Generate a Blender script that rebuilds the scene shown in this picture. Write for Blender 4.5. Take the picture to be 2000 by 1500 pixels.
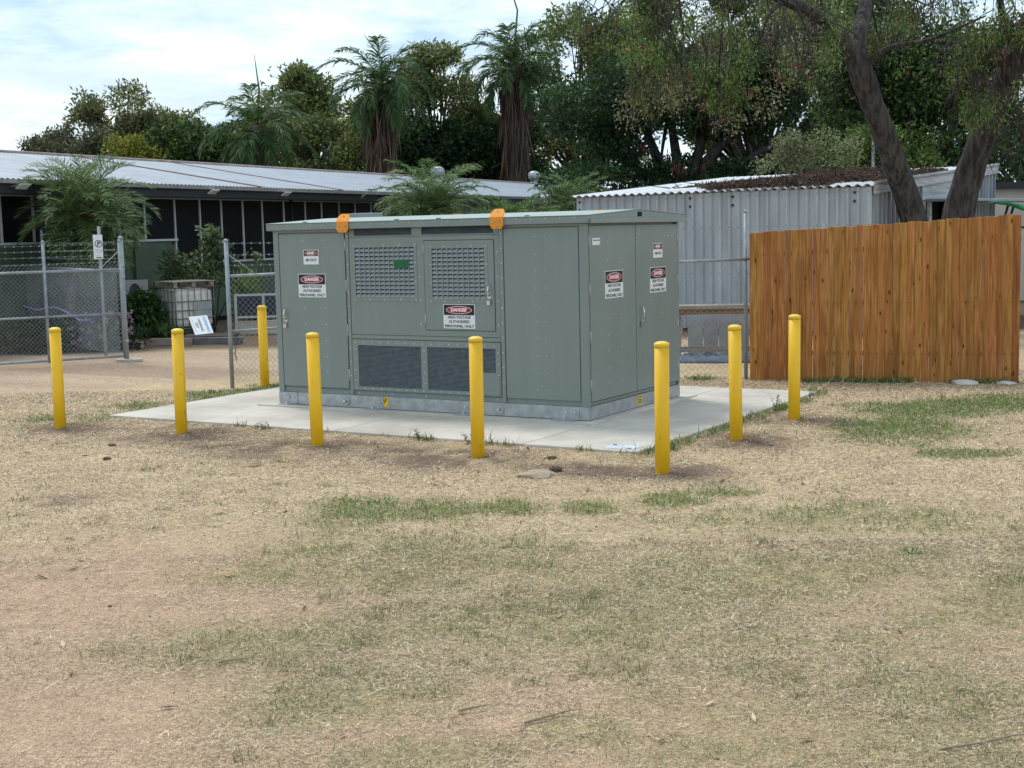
import bpy, bmesh, math, random
import numpy as np
from mathutils import Vector, Matrix, Euler

R = math.radians
scene = bpy.context.scene
for o in list(bpy.data.objects):
    bpy.data.objects.remove(o)
col = scene.collection
rnd = random.Random(7)
rng = np.random.default_rng(11)

# ------------------------------------------------------------------ camera
cam_d = bpy.data.cameras.new('camera')
cam_d.lens = 48.6
cam_d.sensor_width = 36.0
cam_d.clip_end = 2000
cam = bpy.data.objects.new('camera', cam_d)
col.objects.link(cam)
cam.matrix_world = (Matrix.Translation((0, 0, 2.2)) @ Matrix.Rotation(R(90 - 6.36), 4, 'X')
                    @ Matrix.Rotation(R(-1.32), 4, 'Z'))
scene.camera = cam

# ------------------------------------------------------------------ sky and sun
SUN_EL, SUN_AZ = R(58), R(-35)          # azimuth clockwise from +Y
world = bpy.data.worlds.new('World')
scene.world = world
world.use_nodes = True
nt = world.node_tree
nt.nodes.clear()
W = nt.nodes.new
wl = nt.links.new
out = W('ShaderNodeOutputWorld')
bg = W('ShaderNodeBackground')
bg.inputs['Strength'].default_value = 0.1
sky = W('ShaderNodeTexSky')
sky.sky_type = 'NISHITA'
sky.sun_disc = False
sky.sun_elevation = SUN_EL
sky.sun_rotation = SUN_AZ
sky.dust_density = 1.5
tc = W('ShaderNodeTexCoord')
sep = W('ShaderNodeSeparateXYZ')
wl(tc.outputs['Generated'], sep.inputs[0])
def wmath(op, a, b=None):
    n = W('ShaderNodeMath')
    n.operation = op
    for i, v in enumerate((a, b)):
        if v is None:
            continue
        if isinstance(v, (int, float)):
            n.inputs[i].default_value = v
        else:
            wl(v, n.inputs[i])
    return n.outputs[0]
zc = wmath('ADD', wmath('MAXIMUM', sep.outputs[2], 0.0), 0.11)
comb = W('ShaderNodeCombineXYZ')
wl(wmath('DIVIDE', sep.outputs[0], zc), comb.inputs[0])
wl(wmath('DIVIDE', sep.outputs[1], zc), comb.inputs[1])
cn = W('ShaderNodeTexNoise')
cn.inputs['Scale'].default_value = 0.95
cn.inputs['Detail'].default_value = 9
cn.inputs['Roughness'].default_value = 0.55
cn.inputs['Distortion'].default_value = 0.35
wl(comb.outputs[0], cn.inputs['Vector'])
cr = W('ShaderNodeValToRGB')
cr.color_ramp.elements[0].position = 0.34
cr.color_ramp.elements[1].position = 0.52
wl(cn.outputs['Fac'], cr.inputs[0])
cn2 = W('ShaderNodeTexNoise')
cn2.inputs['Scale'].default_value = 1.35
cn2.inputs['Detail'].default_value = 7
cn2.inputs['Roughness'].default_value = 0.6
wl(comb.outputs[0], cn2.inputs['Vector'])
cr2 = W('ShaderNodeValToRGB')
cr2.color_ramp.elements[0].position = 0.36
cr2.color_ramp.elements[0].color = (3.9, 5.4, 6.8, 1)
cr2.color_ramp.elements[1].position = 0.62
cr2.color_ramp.elements[1].color = (8.1, 8.9, 9.15, 1)
wl(cn2.outputs['Fac'], cr2.inputs[0])
mx = W('ShaderNodeMixRGB')
wl(cr.outputs[0], mx.inputs[0])
sky_gain = W('ShaderNodeMixRGB')
sky_gain.blend_type = 'MULTIPLY'
sky_gain.inputs[0].default_value = 1
sky_gain.inputs[2].default_value = (0.9, 0.9, 0.9, 1)
wl(sky.outputs[0], sky_gain.inputs[1])
wl(sky_gain.outputs[0], mx.inputs[1])
wl(cr2.outputs[0], mx.inputs[2])
wl(mx.outputs[0], bg.inputs[0])
wl(bg.outputs[0], out.inputs[0])

sun_d = bpy.data.lights.new('sun', 'SUN')
sun_d.energy = 1.5
sun_d.angle = R(16)
sun_d.color = (1.0, 0.95, 0.88)
sun = bpy.data.objects.new('sun', sun_d)
col.objects.link(sun)
sdir = Vector((math.sin(SUN_AZ) * math.cos(SUN_EL), math.cos(SUN_AZ) * math.cos(SUN_EL), math.sin(SUN_EL)))
sun.rotation_euler = sdir.to_track_quat('Z', 'Y').to_euler()
sun.location = sdir * 60

scene.view_settings.view_transform = 'Standard'
scene.view_settings.look = 'None'
scene.view_settings.exposure = 0.61
scene.view_settings.gamma = 1.0
scene.render.engine = 'CYCLES'
scene.cycles.max_bounces = 6
scene.cycles.transparent_max_bounces = 8

# ------------------------------------------------------------------ helpers
def lin(r, g, b):
    f = lambda c: (c / 255 / 12.92) if c / 255 <= 0.04045 else ((c / 255 + 0.055) / 1.055) ** 2.4
    return (f(r), f(g), f(b))

MATS = {}
def mat(name, c, c2=None, rough=0.6, metal=0.0, scale=6.0, bump=0.0, bscale=80.0, rand=0.0, stretch=(1, 1, 1),
        detail=6, contrast=(0.35, 0.65), spec=0.4, attr=None, transl=0.0, coat=0.0, attrvar=0.25, bdist=0.02):
    if name in MATS:
        return MATS[name]
    m = bpy.data.materials.new(name)
    m.use_nodes = True
    t = m.node_tree
    N, Lk = t.nodes.new, t.links.new
    b = t.nodes['Principled BSDF']
    b.inputs['Roughness'].default_value = rough
    b.inputs['Metallic'].default_value = metal
    b.inputs['Specular IOR Level'].default_value = spec
    if coat:
        b.inputs['Coat Weight'].default_value = coat
    tcn = N('ShaderNodeTexCoord')
    mp = N('ShaderNodeMapping')
    mp.inputs['Scale'].default_value = stretch
    Lk(tcn.outputs['Object'], mp.inputs[0])
    vec = mp.outputs[0]
    if rand:
        oi = N('ShaderNodeObjectInfo')
        vm = N('ShaderNodeVectorMath')
        vm.operation = 'ADD'
        sc = N('ShaderNodeVectorMath')
        sc.operation = 'SCALE'
        sc.inputs[0].default_value = (37.0, 91.0, 53.0)
        Lk(oi.outputs['Random'], sc.inputs['Scale'])
        Lk(vec, vm.inputs[0])
        Lk(sc.outputs[0], vm.inputs[1])
        vec = vm.outputs[0]
    nz = N('ShaderNodeTexNoise')
    nz.inputs['Scale'].default_value = scale
    nz.inputs['Detail'].default_value = detail
    nz.inputs['Roughness'].default_value = 0.6
    Lk(vec, nz.inputs['Vector'])
    rp = N('ShaderNodeValToRGB')
    rp.color_ramp.elements[0].position = contrast[0]
    rp.color_ramp.elements[1].position = contrast[1]
    if c2 is None:
        c2 = tuple(v * 0.82 for v in c)
    if attr:
        rp.color_ramp.elements[0].color = (1 - attrvar,) * 3 + (1,)
        rp.color_ramp.elements[1].color = (1 + attrvar,) * 3 + (1,)
        at = N('ShaderNodeAttribute')
        at.attribute_name = attr
        mm = N('ShaderNodeMixRGB')
        mm.blend_type = 'MULTIPLY'
        mm.inputs[0].default_value = 1
        Lk(at.outputs['Color'], mm.inputs[1])
        Lk(rp.outputs[0], mm.inputs[2])
        colout = mm.outputs[0]
    else:
        rp.color_ramp.elements[0].color = (*c2, 1)
        rp.color_ramp.elements[1].color = (*c, 1)
        colout = rp.outputs[0]
    Lk(nz.outputs['Fac'], rp.inputs[0])
    if rand:
        hs = N('ShaderNodeHueSaturation')
        mr = N('ShaderNodeMapRange')
        mr.inputs['To Min'].default_value = 1 - rand
        mr.inputs['To Max'].default_value = 1 + rand
        Lk(oi.outputs['Random'], mr.inputs['Value'])
        Lk(mr.outputs[0], hs.inputs['Value'])
        Lk(colout, hs.inputs['Color'])
        colout = hs.outputs[0]
    Lk(colout, b.inputs['Base Color'])
    if bump:
        bn = N('ShaderNodeTexNoise')
        bn.inputs['Scale'].default_value = bscale
        bn.inputs['Detail'].default_value = 4
        Lk(vec, bn.inputs['Vector'])
        bp = N('ShaderNodeBump')
        bp.inputs['Strength'].default_value = bump
        bp.inputs['Distance'].default_value = bdist
        Lk(bn.outputs['Fac'], bp.inputs['Height'])
        Lk(bp.outputs[0], b.inputs['Normal'])
    if transl:
        tr = N('ShaderNodeBsdfTranslucent')
        Lk(colout, tr.inputs['Color'])
        ms = N('ShaderNodeMixShader')
        ms.inputs[0].default_value = transl
        Lk(b.outputs[0], ms.inputs[1])
        Lk(tr.outputs[0], ms.inputs[2])
        Lk(ms.outputs[0], t.nodes['Material Output'].inputs['Surface'])
    MATS[name] = m
    return m

def link(o, parent=None, label=None, cat=None, group=None, kind=None):
    col.objects.link(o)
    if parent is not None:
        o.parent = parent
    if label:
        o['label'] = label
    if cat:
        o['category'] = cat
    if group:
        o['group'] = group
    if kind:
        o['kind'] = kind
    return o

def thing(name, label, cat, loc=(0, 0, 0), rz=0.0, group=None):
    o = bpy.data.objects.new(name, None)
    o.empty_display_size = 0.2
    o.location = loc
    o.rotation_euler = (0, 0, rz)
    return link(o, None, label, cat, group)

class MB:
    def __init__(s):
        s.v, s.f, s.m, s.sm = [], [], [], []
    def add(s, vs, fs, mi=0, smooth=False):
        n = len(s.v)
        s.v += [tuple(v) for v in vs]
        for f in fs:
            s.f.append(tuple(i + n for i in f))
            s.m.append(mi)
            s.sm.append(smooth)
        return s
    def box(s, x0, x1, y0, y1, z0, z1, mi=0):
        v = [(x0, y0, z0), (x1, y0, z0), (x1, y1, z0), (x0, y1, z0), (x0, y0, z1), (x1, y0, z1), (x1, y1, z1), (x0, y1, z1)]
        return s.add(v, [(0, 3, 2, 1), (4, 5, 6, 7), (0, 1, 5, 4), (1, 2, 6, 5), (2, 3, 7, 6), (3, 0, 4, 7)], mi)
    def bar(s, p, q, w, h, mi=0):
        """rectangular bar from p to q, w sideways, h upwards"""
        p, q = Vector(p), Vector(q)
        d = (q - p).normalized()
        up = Vector((0, 0, 1)) if abs(d.z) < 0.95 else Vector((0, 1, 0))
        sd = d.cross(up).normalized() * (w / 2)
        u = sd.cross(d).normalized() * (h / 2)
        v = []
        for c in (p, q):
            v += [c - sd - u, c + sd - u, c + sd + u, c - sd + u]
        return s.add(v, [(0, 3, 2, 1), (4, 5, 6, 7), (0, 1, 5, 4), (1, 2, 6, 5), (2, 3, 7, 6), (3, 0, 4, 7)], mi)
    def tube(s, pts, rads, n=8, mi=0, smooth=True, caps=True, wob=0.0):
        pts = [Vector(p) for p in pts]
        if isinstance(rads, (int, float)):
            rads = [rads] * len(pts)
        vs, prev = [], None
        for i, p in enumerate(pts):
            d = (pts[min(i + 1, len(pts) - 1)] - pts[max(i - 1, 0)]).normalized()
            if prev is None:
                a = d.orthogonal().normalized()
            else:
                a = (prev - d * prev.dot(d)).normalized()
            prev = a
            b = d.cross(a)
            for k in range(n):
                t = 2 * math.pi * k / n
                r = rads[i] * (1 + (rnd.uniform(-wob, wob) if wob else 0))
                vs.append(p + (a * math.cos(t) + b * math.sin(t)) * r)
        fs = []
        for i in range(len(pts) - 1):
            for k in range(n):
                k2 = (k + 1) % n
                fs.append((i * n + k, i * n + k2, (i + 1) * n + k2, (i + 1) * n + k))
        s.add(vs, fs, mi, smooth)
        if caps:
            m = len(s.v) - len(vs)
            s.f += [tuple(m + k for k in reversed(range(n))), tuple(m + (len(pts) - 1) * n + k for k in range(n))]
            s.m += [mi, mi]
            s.sm += [False, False]
        return s
    def lathe(s, prof, n=24, mi=0, smooth=True):
        vs, fs = [], []
        for r, z in prof:
            for k in range(n):
                t = 2 * math.pi * k / n
                vs.append((r * math.cos(t), r * math.sin(t), z))
        for i in range(len(prof) - 1):
            for k in range(n):
                k2 = (k + 1) % n
                fs.append((i * n + k, i * n + k2, (i + 1) * n + k2, (i + 1) * n + k))
        fs.append(tuple(reversed(range(n))))
        s.add(vs, fs[:-1], mi, smooth)
        m = len(s.v) - len(vs)
        s.f += [tuple(m + k for k in reversed(range(n))), tuple(m + (len(prof) - 1) * n + k for k in range(n))]
        s.m += [mi, mi]
        s.sm += [False, False]
        return s
    def prism(s, poly, vec, mi=0):
        """extrude a planar polygon (list of points) by vec"""
        n = len(poly)
        a = [Vector(p) for p in poly]
        b = [p + Vector(vec) for p in a]
        fs = [tuple(range(n)), tuple(reversed(range(n, 2 * n)))]
        for i in range(n):
            j = (i + 1) % n
            fs.append((j, i, n + i, n + j))
        return s.add(a + b, fs, mi)
    def mesh(s, name, mats):
        me = bpy.data.meshes.new(name)
        me.from_pydata(s.v, [], s.f)
        for m in (mats if isinstance(mats, (list, tuple)) else [mats]):
            me.materials.append(m)
        me.polygons.foreach_set('material_index', s.m)
        me.polygons.foreach_set('use_smooth', s.sm)
        bm = bmesh.new()
        bm.from_mesh(me)
        bmesh.ops.recalc_face_normals(bm, faces=bm.faces)
        bm.to_mesh(me)
        bm.free()
        me.update()
        return me
    def build(s, name, mats, parent=None, loc=None, rot=None, bevel=0.0, label=None, cat=None, group=None, kind=None):
        o = bpy.data.objects.new(name, s.mesh(name, mats))
        if loc is not None:
            o.location = loc
        if rot is not None:
            o.rotation_euler = rot
        if bevel:
            md = o.modifiers.new('bevel', 'BEVEL')
            md.width = bevel
            md.segments = 2
            md.limit_method = 'ANGLE'
        return link(o, parent, label, cat, group, kind)

def inst(name, me, parent, loc=(0, 0, 0), rot=(0, 0, 0), scale=(1, 1, 1), **kw):
    o = bpy.data.objects.new(name, me)
    o.location, o.rotation_euler, o.scale = loc, rot, scale
    return link(o, parent, **kw)

def npmesh(name, V, F, m, colors=None, smooth=False):
    """V (n,3), F (k,4 or 3) arrays; colors per face (k,3)"""
    V = np.asarray(V, np.float32)
    F = np.asarray(F, np.int32)
    me = bpy.data.meshes.new(name)
    k, c = F.shape
    me.vertices.add(len(V))
    me.vertices.foreach_set('co', V.ravel())
    me.loops.add(k * c)
    me.loops.foreach_set('vertex_index', F.ravel())
    me.polygons.add(k)
    me.polygons.foreach_set('loop_start', np.arange(0, k * c, c, dtype=np.int32))
    me.polygons.foreach_set('loop_total', np.full(k, c, np.int32))
    me.polygons.foreach_set('use_smooth', np.full(k, smooth))
    me.update(calc_edges=True)
    if colors is not None:
        a = me.color_attributes.new('Col', 'FLOAT_COLOR', 'CORNER')
        cc = np.ones((k * c, 4), np.float32)
        cc[:, :3] = np.repeat(np.asarray(colors, np.float32), c, axis=0)
        a.data.foreach_set('color', cc.ravel())
    me.materials.append(m)
    return me

def vnoise(x, y, scale, seed, octv=3):
    x, y = np.asarray(x, float), np.asarray(y, float)
    o, amp, tot = np.zeros_like(x), 1.0, 0.0
    for k in range(octv):
        g = np.random.default_rng(seed * 31 + k).random((128, 128))
        u, v = x * scale * 2 ** k + 500.3, y * scale * 2 ** k + 500.7
        i, j = np.floor(u).astype(int), np.floor(v).astype(int)
        fu, fv = u - i, v - j
        fu, fv = fu * fu * (3 - 2 * fu), fv * fv * (3 - 2 * fv)
        i0, j0, i1, j1 = i % 128, j % 128, (i + 1) % 128, (j + 1) % 128
        o += amp * ((g[i0, j0] * (1 - fu) + g[i1, j0] * fu) * (1 - fv) + (g[i0, j1] * (1 - fu) + g[i1, j1] * fu) * fv)
        tot += amp
        amp *= 0.55
    return o / tot

def sstep(a, b, x):
    t = np.clip((x - a) / (b - a), 0, 1)
    return t * t * (3 - 2 * t)

def text_mesh(txt, size, m, bold=0.0, align='CENTER', sx=1.0, depth=0.0):
    cu = bpy.data.curves.new('lettering', 'FONT')
    cu.body = txt
    cu.size = size
    cu.align_x = align
    cu.align_y = 'CENTER'
    cu.offset = bold
    cu.extrude = depth
    o = bpy.data.objects.new('lettering_tmp', cu)
    col.objects.link(o)
    bpy.context.view_layer.update()
    dg = bpy.context.evaluated_depsgraph_get()
    me = bpy.data.meshes.new_from_object(o.evaluated_get(dg))
    bpy.data.objects.remove(o)
    me.name = 'lettering'
    me.materials.clear()
    me.materials.append(m)
    if sx != 1.0:
        me.transform(Matrix.Diagonal((sx, 1, 1, 1)))
    return me

# ------------------------------------------------------------------ materials
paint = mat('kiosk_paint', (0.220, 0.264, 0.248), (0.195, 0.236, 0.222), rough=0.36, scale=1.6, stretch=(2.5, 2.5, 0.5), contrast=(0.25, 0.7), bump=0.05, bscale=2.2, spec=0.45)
paint_lit_roof = mat('kiosk_paint_lit_roof', (0.33, 0.40, 0.37), (0.28, 0.35, 0.325), rough=0.5, scale=2)  # body paint lightened, so sky light on the roof is in the colour
cavity = mat('dark_cavity', (0.008, 0.009, 0.010), rough=0.9)  # near-black colour stands in for the shade inside openings
gal = mat('galvanised_steel', (0.47, 0.50, 0.52), (0.33, 0.36, 0.38), rough=0.42, metal=0.55, scale=9, bump=0.02)
gal_dull = mat('galvanised_pipe', (0.36, 0.40, 0.43), (0.24, 0.27, 0.30), rough=0.5, metal=0.4, scale=5)
chrome = mat('bright_metal', (0.75, 0.76, 0.77), (0.55, 0.56, 0.57), rough=0.22, metal=0.9)
yellow = mat('safety_yellow_paint', (0.84, 0.49, 0.012), (0.60, 0.34, 0.02), rough=0.42, scale=11, contrast=(0.26, 0.40), bump=0.05, bscale=120, rand=0.05)
yellow_cap = mat('yellow_cap_lit', (0.86, 0.56, 0.05), (0.82, 0.53, 0.05), rough=0.38, scale=6)  # post yellow made paler: sky light on the caps is in the colour
orange = mat('lifting_lug_orange', (0.85, 0.30, 0.012), (0.78, 0.26, 0.01), rough=0.45)
white_p = mat('white_sign_plastic', (0.78, 0.80, 0.82), (0.73, 0.75, 0.77), rough=0.4, scale=3)
black_p = mat('black_print', (0.012, 0.012, 0.014), rough=0.45)
red_p = mat('red_print', (0.42, 0.012, 0.02), rough=0.45)
green_p = mat('green_plastic', (0.0, 0.13, 0.045), rough=0.4)
blue_p = mat('blue_print', (0.05, 0.33, 0.65), rough=0.45)
yel_p = mat('yellow_print', (0.80, 0.58, 0.02), rough=0.45)
wirem = mat('chain_wire', (0.42, 0.46, 0.48), (0.30, 0.33, 0.35), rough=0.5, metal=0.3)

def leafmat(name, transl=0.35, rough=0.5):
    return mat(name, (1, 1, 1), attr='Col', rough=rough, transl=transl, spec=0.25, scale=3, attrvar=0.12)
leaf_m = leafmat('leaf')
straw_m = leafmat('straw_blades', 0.15, 0.7)
bark = mat('dark_bark', (0.092, 0.080, 0.076), (0.026, 0.023, 0.023), rough=0.9, scale=11, bump=1.0, bscale=15, stretch=(1, 1, 0.2), contrast=(0.40, 0.60), bdist=0.12)
bark_far = mat('far_bark', (0.10, 0.085, 0.07), (0.05, 0.042, 0.036), rough=0.9, scale=5)
palm_bark = mat('palm_bark', (0.15, 0.12, 0.10), (0.07, 0.056, 0.047), rough=0.9, scale=6, stretch=(1, 1, 3), bump=0.3, bscale=12)

# ------------------------------------------------------------------ ground
KX, KY, KZ, KA = 0.844, 15.228, 0.065, R(-31.2)
ca, sa = math.cos(KA), math.sin(KA)
PAD = (-5.86, 1.38, -1.57, 3.68)           # in the kiosk's frame
BOLL = [(-5.322, 16.115), (-3.730, 15.414), (-2.050, 14.311), (-0.345, 13.258), (1.324, 12.163), (2.284, 14.006), (3.161, 15.392), (-3.62, 20.15)]

def to_local(x, y):
    dx, dy = x - KX, y - KY
    return dx * ca + dy * sa, -dx * sa + dy * ca

def pad_dist(x, y):
    """signed distance to the concrete pad, negative inside"""
    lx, ly = to_local(x, y)
    dx = np.maximum(PAD[0] - lx, lx - PAD[1])
    dy = np.maximum(PAD[2] - ly, ly - PAD[3])
    return np.where((dx > 0) & (dy > 0), np.hypot(np.maximum(dx, 0), np.maximum(dy, 0)), np.maximum(dx, dy))

def blob(x, y, cx, cy, rx, ry, ang=0.0, soft=0.5):
    c, s_ = math.cos(ang), math.sin(ang)
    u, v = ((x - cx) * c + (y - cy) * s_) / rx, (-(x - cx) * s_ + (y - cy) * c) / ry
    d = np.sqrt(u * u + v * v) + (vnoise(x, y, 2.6, 3, 4) - 0.5) * 1.0
    return 1 - sstep(1 - soft, 1 + soft, d)

def masks(x, y):
    """green, bare soil, dug dirt, driveway: what the ground itself is made of at (x, y)"""
    n1, n2, n3 = vnoise(x, y, 0.55, 1, 4), vnoise(x, y, 1.5, 2, 4), vnoise(x, y, 4.5, 9, 3)
    g = np.zeros_like(x)
    for a in ((-1.2, 10.85, 0.50, 0.62, 0.5), (-0.65, 10.75, 0.45, 0.45, 0), (-0.05, 10.8, 0.36, 0.32, 0), (0.58, 10.75, 0.3, 0.26, 0), (1.25, 10.95, 0.3, 0.3, 0.2),
              (1.75, 11.25, 0.32, 0.2, 0.2), (4.15, 14.6, 0.65, 1.2, -0.3), (4.9, 16.0, 0.9, 0.8, 0.1), (5.9, 16.5, 1.3, 0.8, 0.05), (4.3, 12.9, 0.45, 0.25, 0)):
        g = np.maximum(g, blob(x, y, *a[:4], a[4], 0.5) * 0.95)
    for a in ((1.28, 6.89, 0.22, 0.13), (-1.14, 9.6, 0.6, 0.5), (1.95, 6.25, 0.75, 0.42), (0.85, 5.62, 0.4, 0.36), (0.28, 5.9, 0.2, 0.2), (-0.47, 5.6, 0.4, 0.22),
              (2.84, 7.7, 0.8, 0.8), (-0.9, 6.3, 0.5, 0.35), (-1.3, 7.3, 0.8, 0.4), (0.2, 7.5, 1.2, 0.55), (-0.35, 8.9, 1.1, 0.6), (1.5, 8.5, 1.4, 0.8), (-1.6, 8.9, 0.5, 0.4), (2.4, 10.2, 1.2, 0.5)):
        g = np.maximum(g, blob(x, y, *a, 0.0, 0.8) * 0.66)
    lawn = sstep(10.6, 9.2, y + (n1 - 0.5) * 3) * sstep(-2.0, -0.4, x + (n1 - 0.5) * 3)
    g = np.maximum(g, lawn * sstep(0.40, 0.66, n2) * 0.55)
    # edge growth along the pad and under the fence
    pd = pad_dist(x, y)
    lx, ly = to_local(x, y)
    g = np.maximum(g, np.where((pd > -0.05) & (lx > 1.2), sstep(0.28, 0.05, pd) * sstep(0.42, 0.6, n2), 0))
    g = np.maximum(g, np.where((pd > -0.05) & (lx < -5.7), sstep(0.8, 0.2, np.abs(pd - 0.5)) * sstep(0.4, 0.6, n2) * 0.8, 0))
    fd = np.abs((x - 3.39) * 0.294 + (y - 19.56) * 0.956)
    g = np.maximum(g, np.where(x > 2.5, sstep(0.35, 0.05, fd) * sstep(0.35, 0.6, n2) * 0.9, 0))
    dirt = np.zeros_like(x)
    for bx, by in BOLL[:7]:
        dirt = np.maximum(dirt, blob(x, y, bx + 0.12, by - 0.02, 0.55, 0.48, KA, 0.6))
    for a in ((-3.6, 15.35, 0.9, 0.35), (-2.4, 14.3, 1.0, 0.4), (-0.9, 13.45, 0.9, 0.35), (0.75, 12.55, 0.75, 0.3)):
        dirt = np.maximum(dirt, blob(x, y, a[0], a[1] - 0.1, a[2] * 1.1, a[3] * 1.8, KA, 0.7))
    dirt = np.maximum(dirt, blob(x, y, -3.83, 11.64, 0.42, 0.28, 0.1, 0.5) * 0.75)
    dirt *= 0.35 + 0.65 * sstep(0.3, 0.5, n3 * 0.5 + n2 * 0.5)
    soil = blob(x, y, -3.0, 8.4, 1.9, 1.5, 0.1, 0.6) * 0.95
    soil = np.maximum(soil, blob(x, y, -2.2, 6.0, 1.0, 1.2, 0.2, 0.6) * 0.95)
    soil = np.maximum(soil, blob(x, y, 0.6, 6.2, 1.2, 0.5, 0.1, 0.8) * 0.45)
    soil = np.maximum(soil, sstep(0.52, 0.70, vnoise(x, y, 0.9, 21, 4)) * sstep(11.0, 8.5, y) * 0.8)
    drive = np.where(y > 16.5, sstep(0.6, 1.8, np.minimum((y - (22.2 + (x + 6) * 0.55)) * 0 + 2, 3)), 0)
    dline = (x + 7.2) * (-0.5) + (y - 19.0) * 0.86          # distance across the wheel track
    drive = sstep(0.2, 1.3, dline + (n2 - 0.5) * 0.9) * sstep(-2.4, -3.4, x)
    drive = np.maximum(drive, sstep(24, 27, y))
    return np.clip(g, 0, 1), np.clip(soil, 0, 1), np.clip(dirt, 0, 1), np.clip(drive, 0, 1)

def ground_z(x, y):
    z = (vnoise(x, y, 0.35, 5, 3) - 0.5) * 0.05 + (vnoise(x, y, 2.2, 6, 3) - 0.5) * 0.022
    near = sstep(60, 30, y)
    z = z * near
    for bx, by in BOLL[:7]:
        d = np.hypot(x - bx - 0.12, y - by)
        z = z + 0.035 * np.exp(-(d / 0.28) ** 2) - 0.03 * np.exp(-(np.hypot(x - bx, y - by) / 0.14) ** 2)
    pd = pad_dist(x, y)
    edge = sstep(0.0, 0.5, pd)
    z = z * edge + (1 - edge) * 0.018
    return np.where(pd < -0.06, -0.06, z)

def gzf(x, y):
    return float(ground_z(np.array([x]), np.array([y]))[0])

def ground_colors(x, y):
    n1, n2, n3 = vnoise(x, y, 0.8, 41, 4), vnoise(x, y, 3.0, 42, 4), vnoise(x, y, 9.0, 43, 3)
    g, so, di, dr = masks(x, y)
    A = lambda c: np.array(c)[None, :]
    base = A(lin(194, 172, 140)) * (0.78 + 0.44 * n2[:, None])
    fore = sstep(11.4, 7.8, y + (n1 - 0.5) * 2.5)[:, None]
    base = base * (1 - fore) + A(lin(178, 158, 130)) * (0.75 + 0.5 * n2[:, None]) * fore
    mixc = lambda b, c, m: b * (1 - m[:, None]) + c * m[:, None]
    base = mixc(base, A(lin(184, 156, 132)) * (0.85 + 0.3 * n3[:, None]), so)
    tr_ = vnoise((x + 7.2) * 0.5 + (y - 19) * 0.86, (x + 7.2) * 0.86 * 0.06, 1.6, 91, 4)
    base = mixc(base, A(lin(182, 160, 138)) * (0.62 + 0.72 * tr_[:, None]), dr)
    vg = blob(x, y, -6.3, 27.3, 1.4, 0.5, -0.1, 0.5) * sstep(0.3, 0.6, n2)
    base = mixc(base, A(lin(150, 146, 92)), vg * 0.7)
    base = mixc(base, A(lin(146, 140, 96)) * (0.8 + 0.4 * n3[:, None]), g * 0.75)
    base = mixc(base, A(lin(118, 101, 87)) * (0.7 + 0.6 * n3[:, None]), di)
    far = sstep(26.5, 28, y)[:, None]
    base = base * (1 - far) + A(lin(104, 88, 74)) * (0.7 + 0.6 * n2[:, None]) * far
    return base

gx = np.concatenate([[-900, -300, -120, -60, -30, -20, -15], np.arange(-12, 12.01, 0.09), [15, 20, 30, 60, 120, 300, 900]])
gy = np.concatenate([[-60, -10, 0, 3], np.arange(4.5, 30.01, 0.09), [33, 37, 45, 60, 90, 150, 300, 900]])
X, Y = np.meshgrid(gx, gy, indexing='ij')
Zg = ground_z(X.ravel(), Y.ravel())
ny = len(gy)
i, j = np.meshgrid(np.arange(len(gx) - 1), np.arange(ny - 1), indexing='ij')
q = (i * ny + j).ravel()
F = np.stack([q, q + ny, q + ny + 1, q + 1], 1)
ground_m = mat('dry_ground', (1, 1, 1), attr='Col', rough=0.95, spec=0.15, scale=38, bump=0.9, bscale=55, attrvar=0.32, detail=10, contrast=(0.25, 0.75))
gt_ = ground_m.node_tree
gN, gL = gt_.nodes.new, gt_.links.new
gb = gt_.nodes['Principled BSDF']
prev = gb.inputs['Base Color'].links[0].from_socket
gco = gN('ShaderNodeTexCoord')
for sc_v, lo, hi, a_, b_ in ((7.0, 0.3, 0.7, 0.86, 1.12), (110.0, 0.34, 0.64, 0.34, 1.38)):  # finest noise: soil specks and shadow gaps between straw, painted into the colour
    nn = gN('ShaderNodeTexNoise')
    nn.inputs['Scale'].default_value = sc_v
    nn.inputs['Detail'].default_value = 8
    nn.inputs['Roughness'].default_value = 0.7
    gL(gco.outputs['Object'], nn.inputs['Vector'])
    mr_ = gN('ShaderNodeMapRange')
    for nm_, v_ in (('From Min', lo), ('From Max', hi), ('To Min', a_), ('To Max', b_)):
        mr_.inputs[nm_].default_value = v_
    gL(nn.outputs['Fac'], mr_.inputs['Value'])
    mm_ = gN('ShaderNodeMixRGB')
    mm_.blend_type = 'MULTIPLY'
    mm_.inputs[0].default_value = 1
    gL(prev, mm_.inputs[1])
    gL(mr_.outputs[0], mm_.inputs[2])
    prev = mm_.outputs[0]
gL(prev, gb.inputs['Base Color'])
gm = npmesh('ground', np.stack([X.ravel(), Y.ravel(), Zg], 1), F, ground_m, smooth=True)
ga = gm.color_attributes.new('Col', 'FLOAT_COLOR', 'POINT')
gc = np.ones((X.size, 4), np.float32)
gc[:, :3] = ground_colors(X.ravel(), Y.ravel())
ga.data.foreach_set('color', gc.ravel())
link(bpy.data.objects.new('ground', gm), kind='structure', label='dry bare ground of straw coloured cut grass and brown soil')

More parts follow.
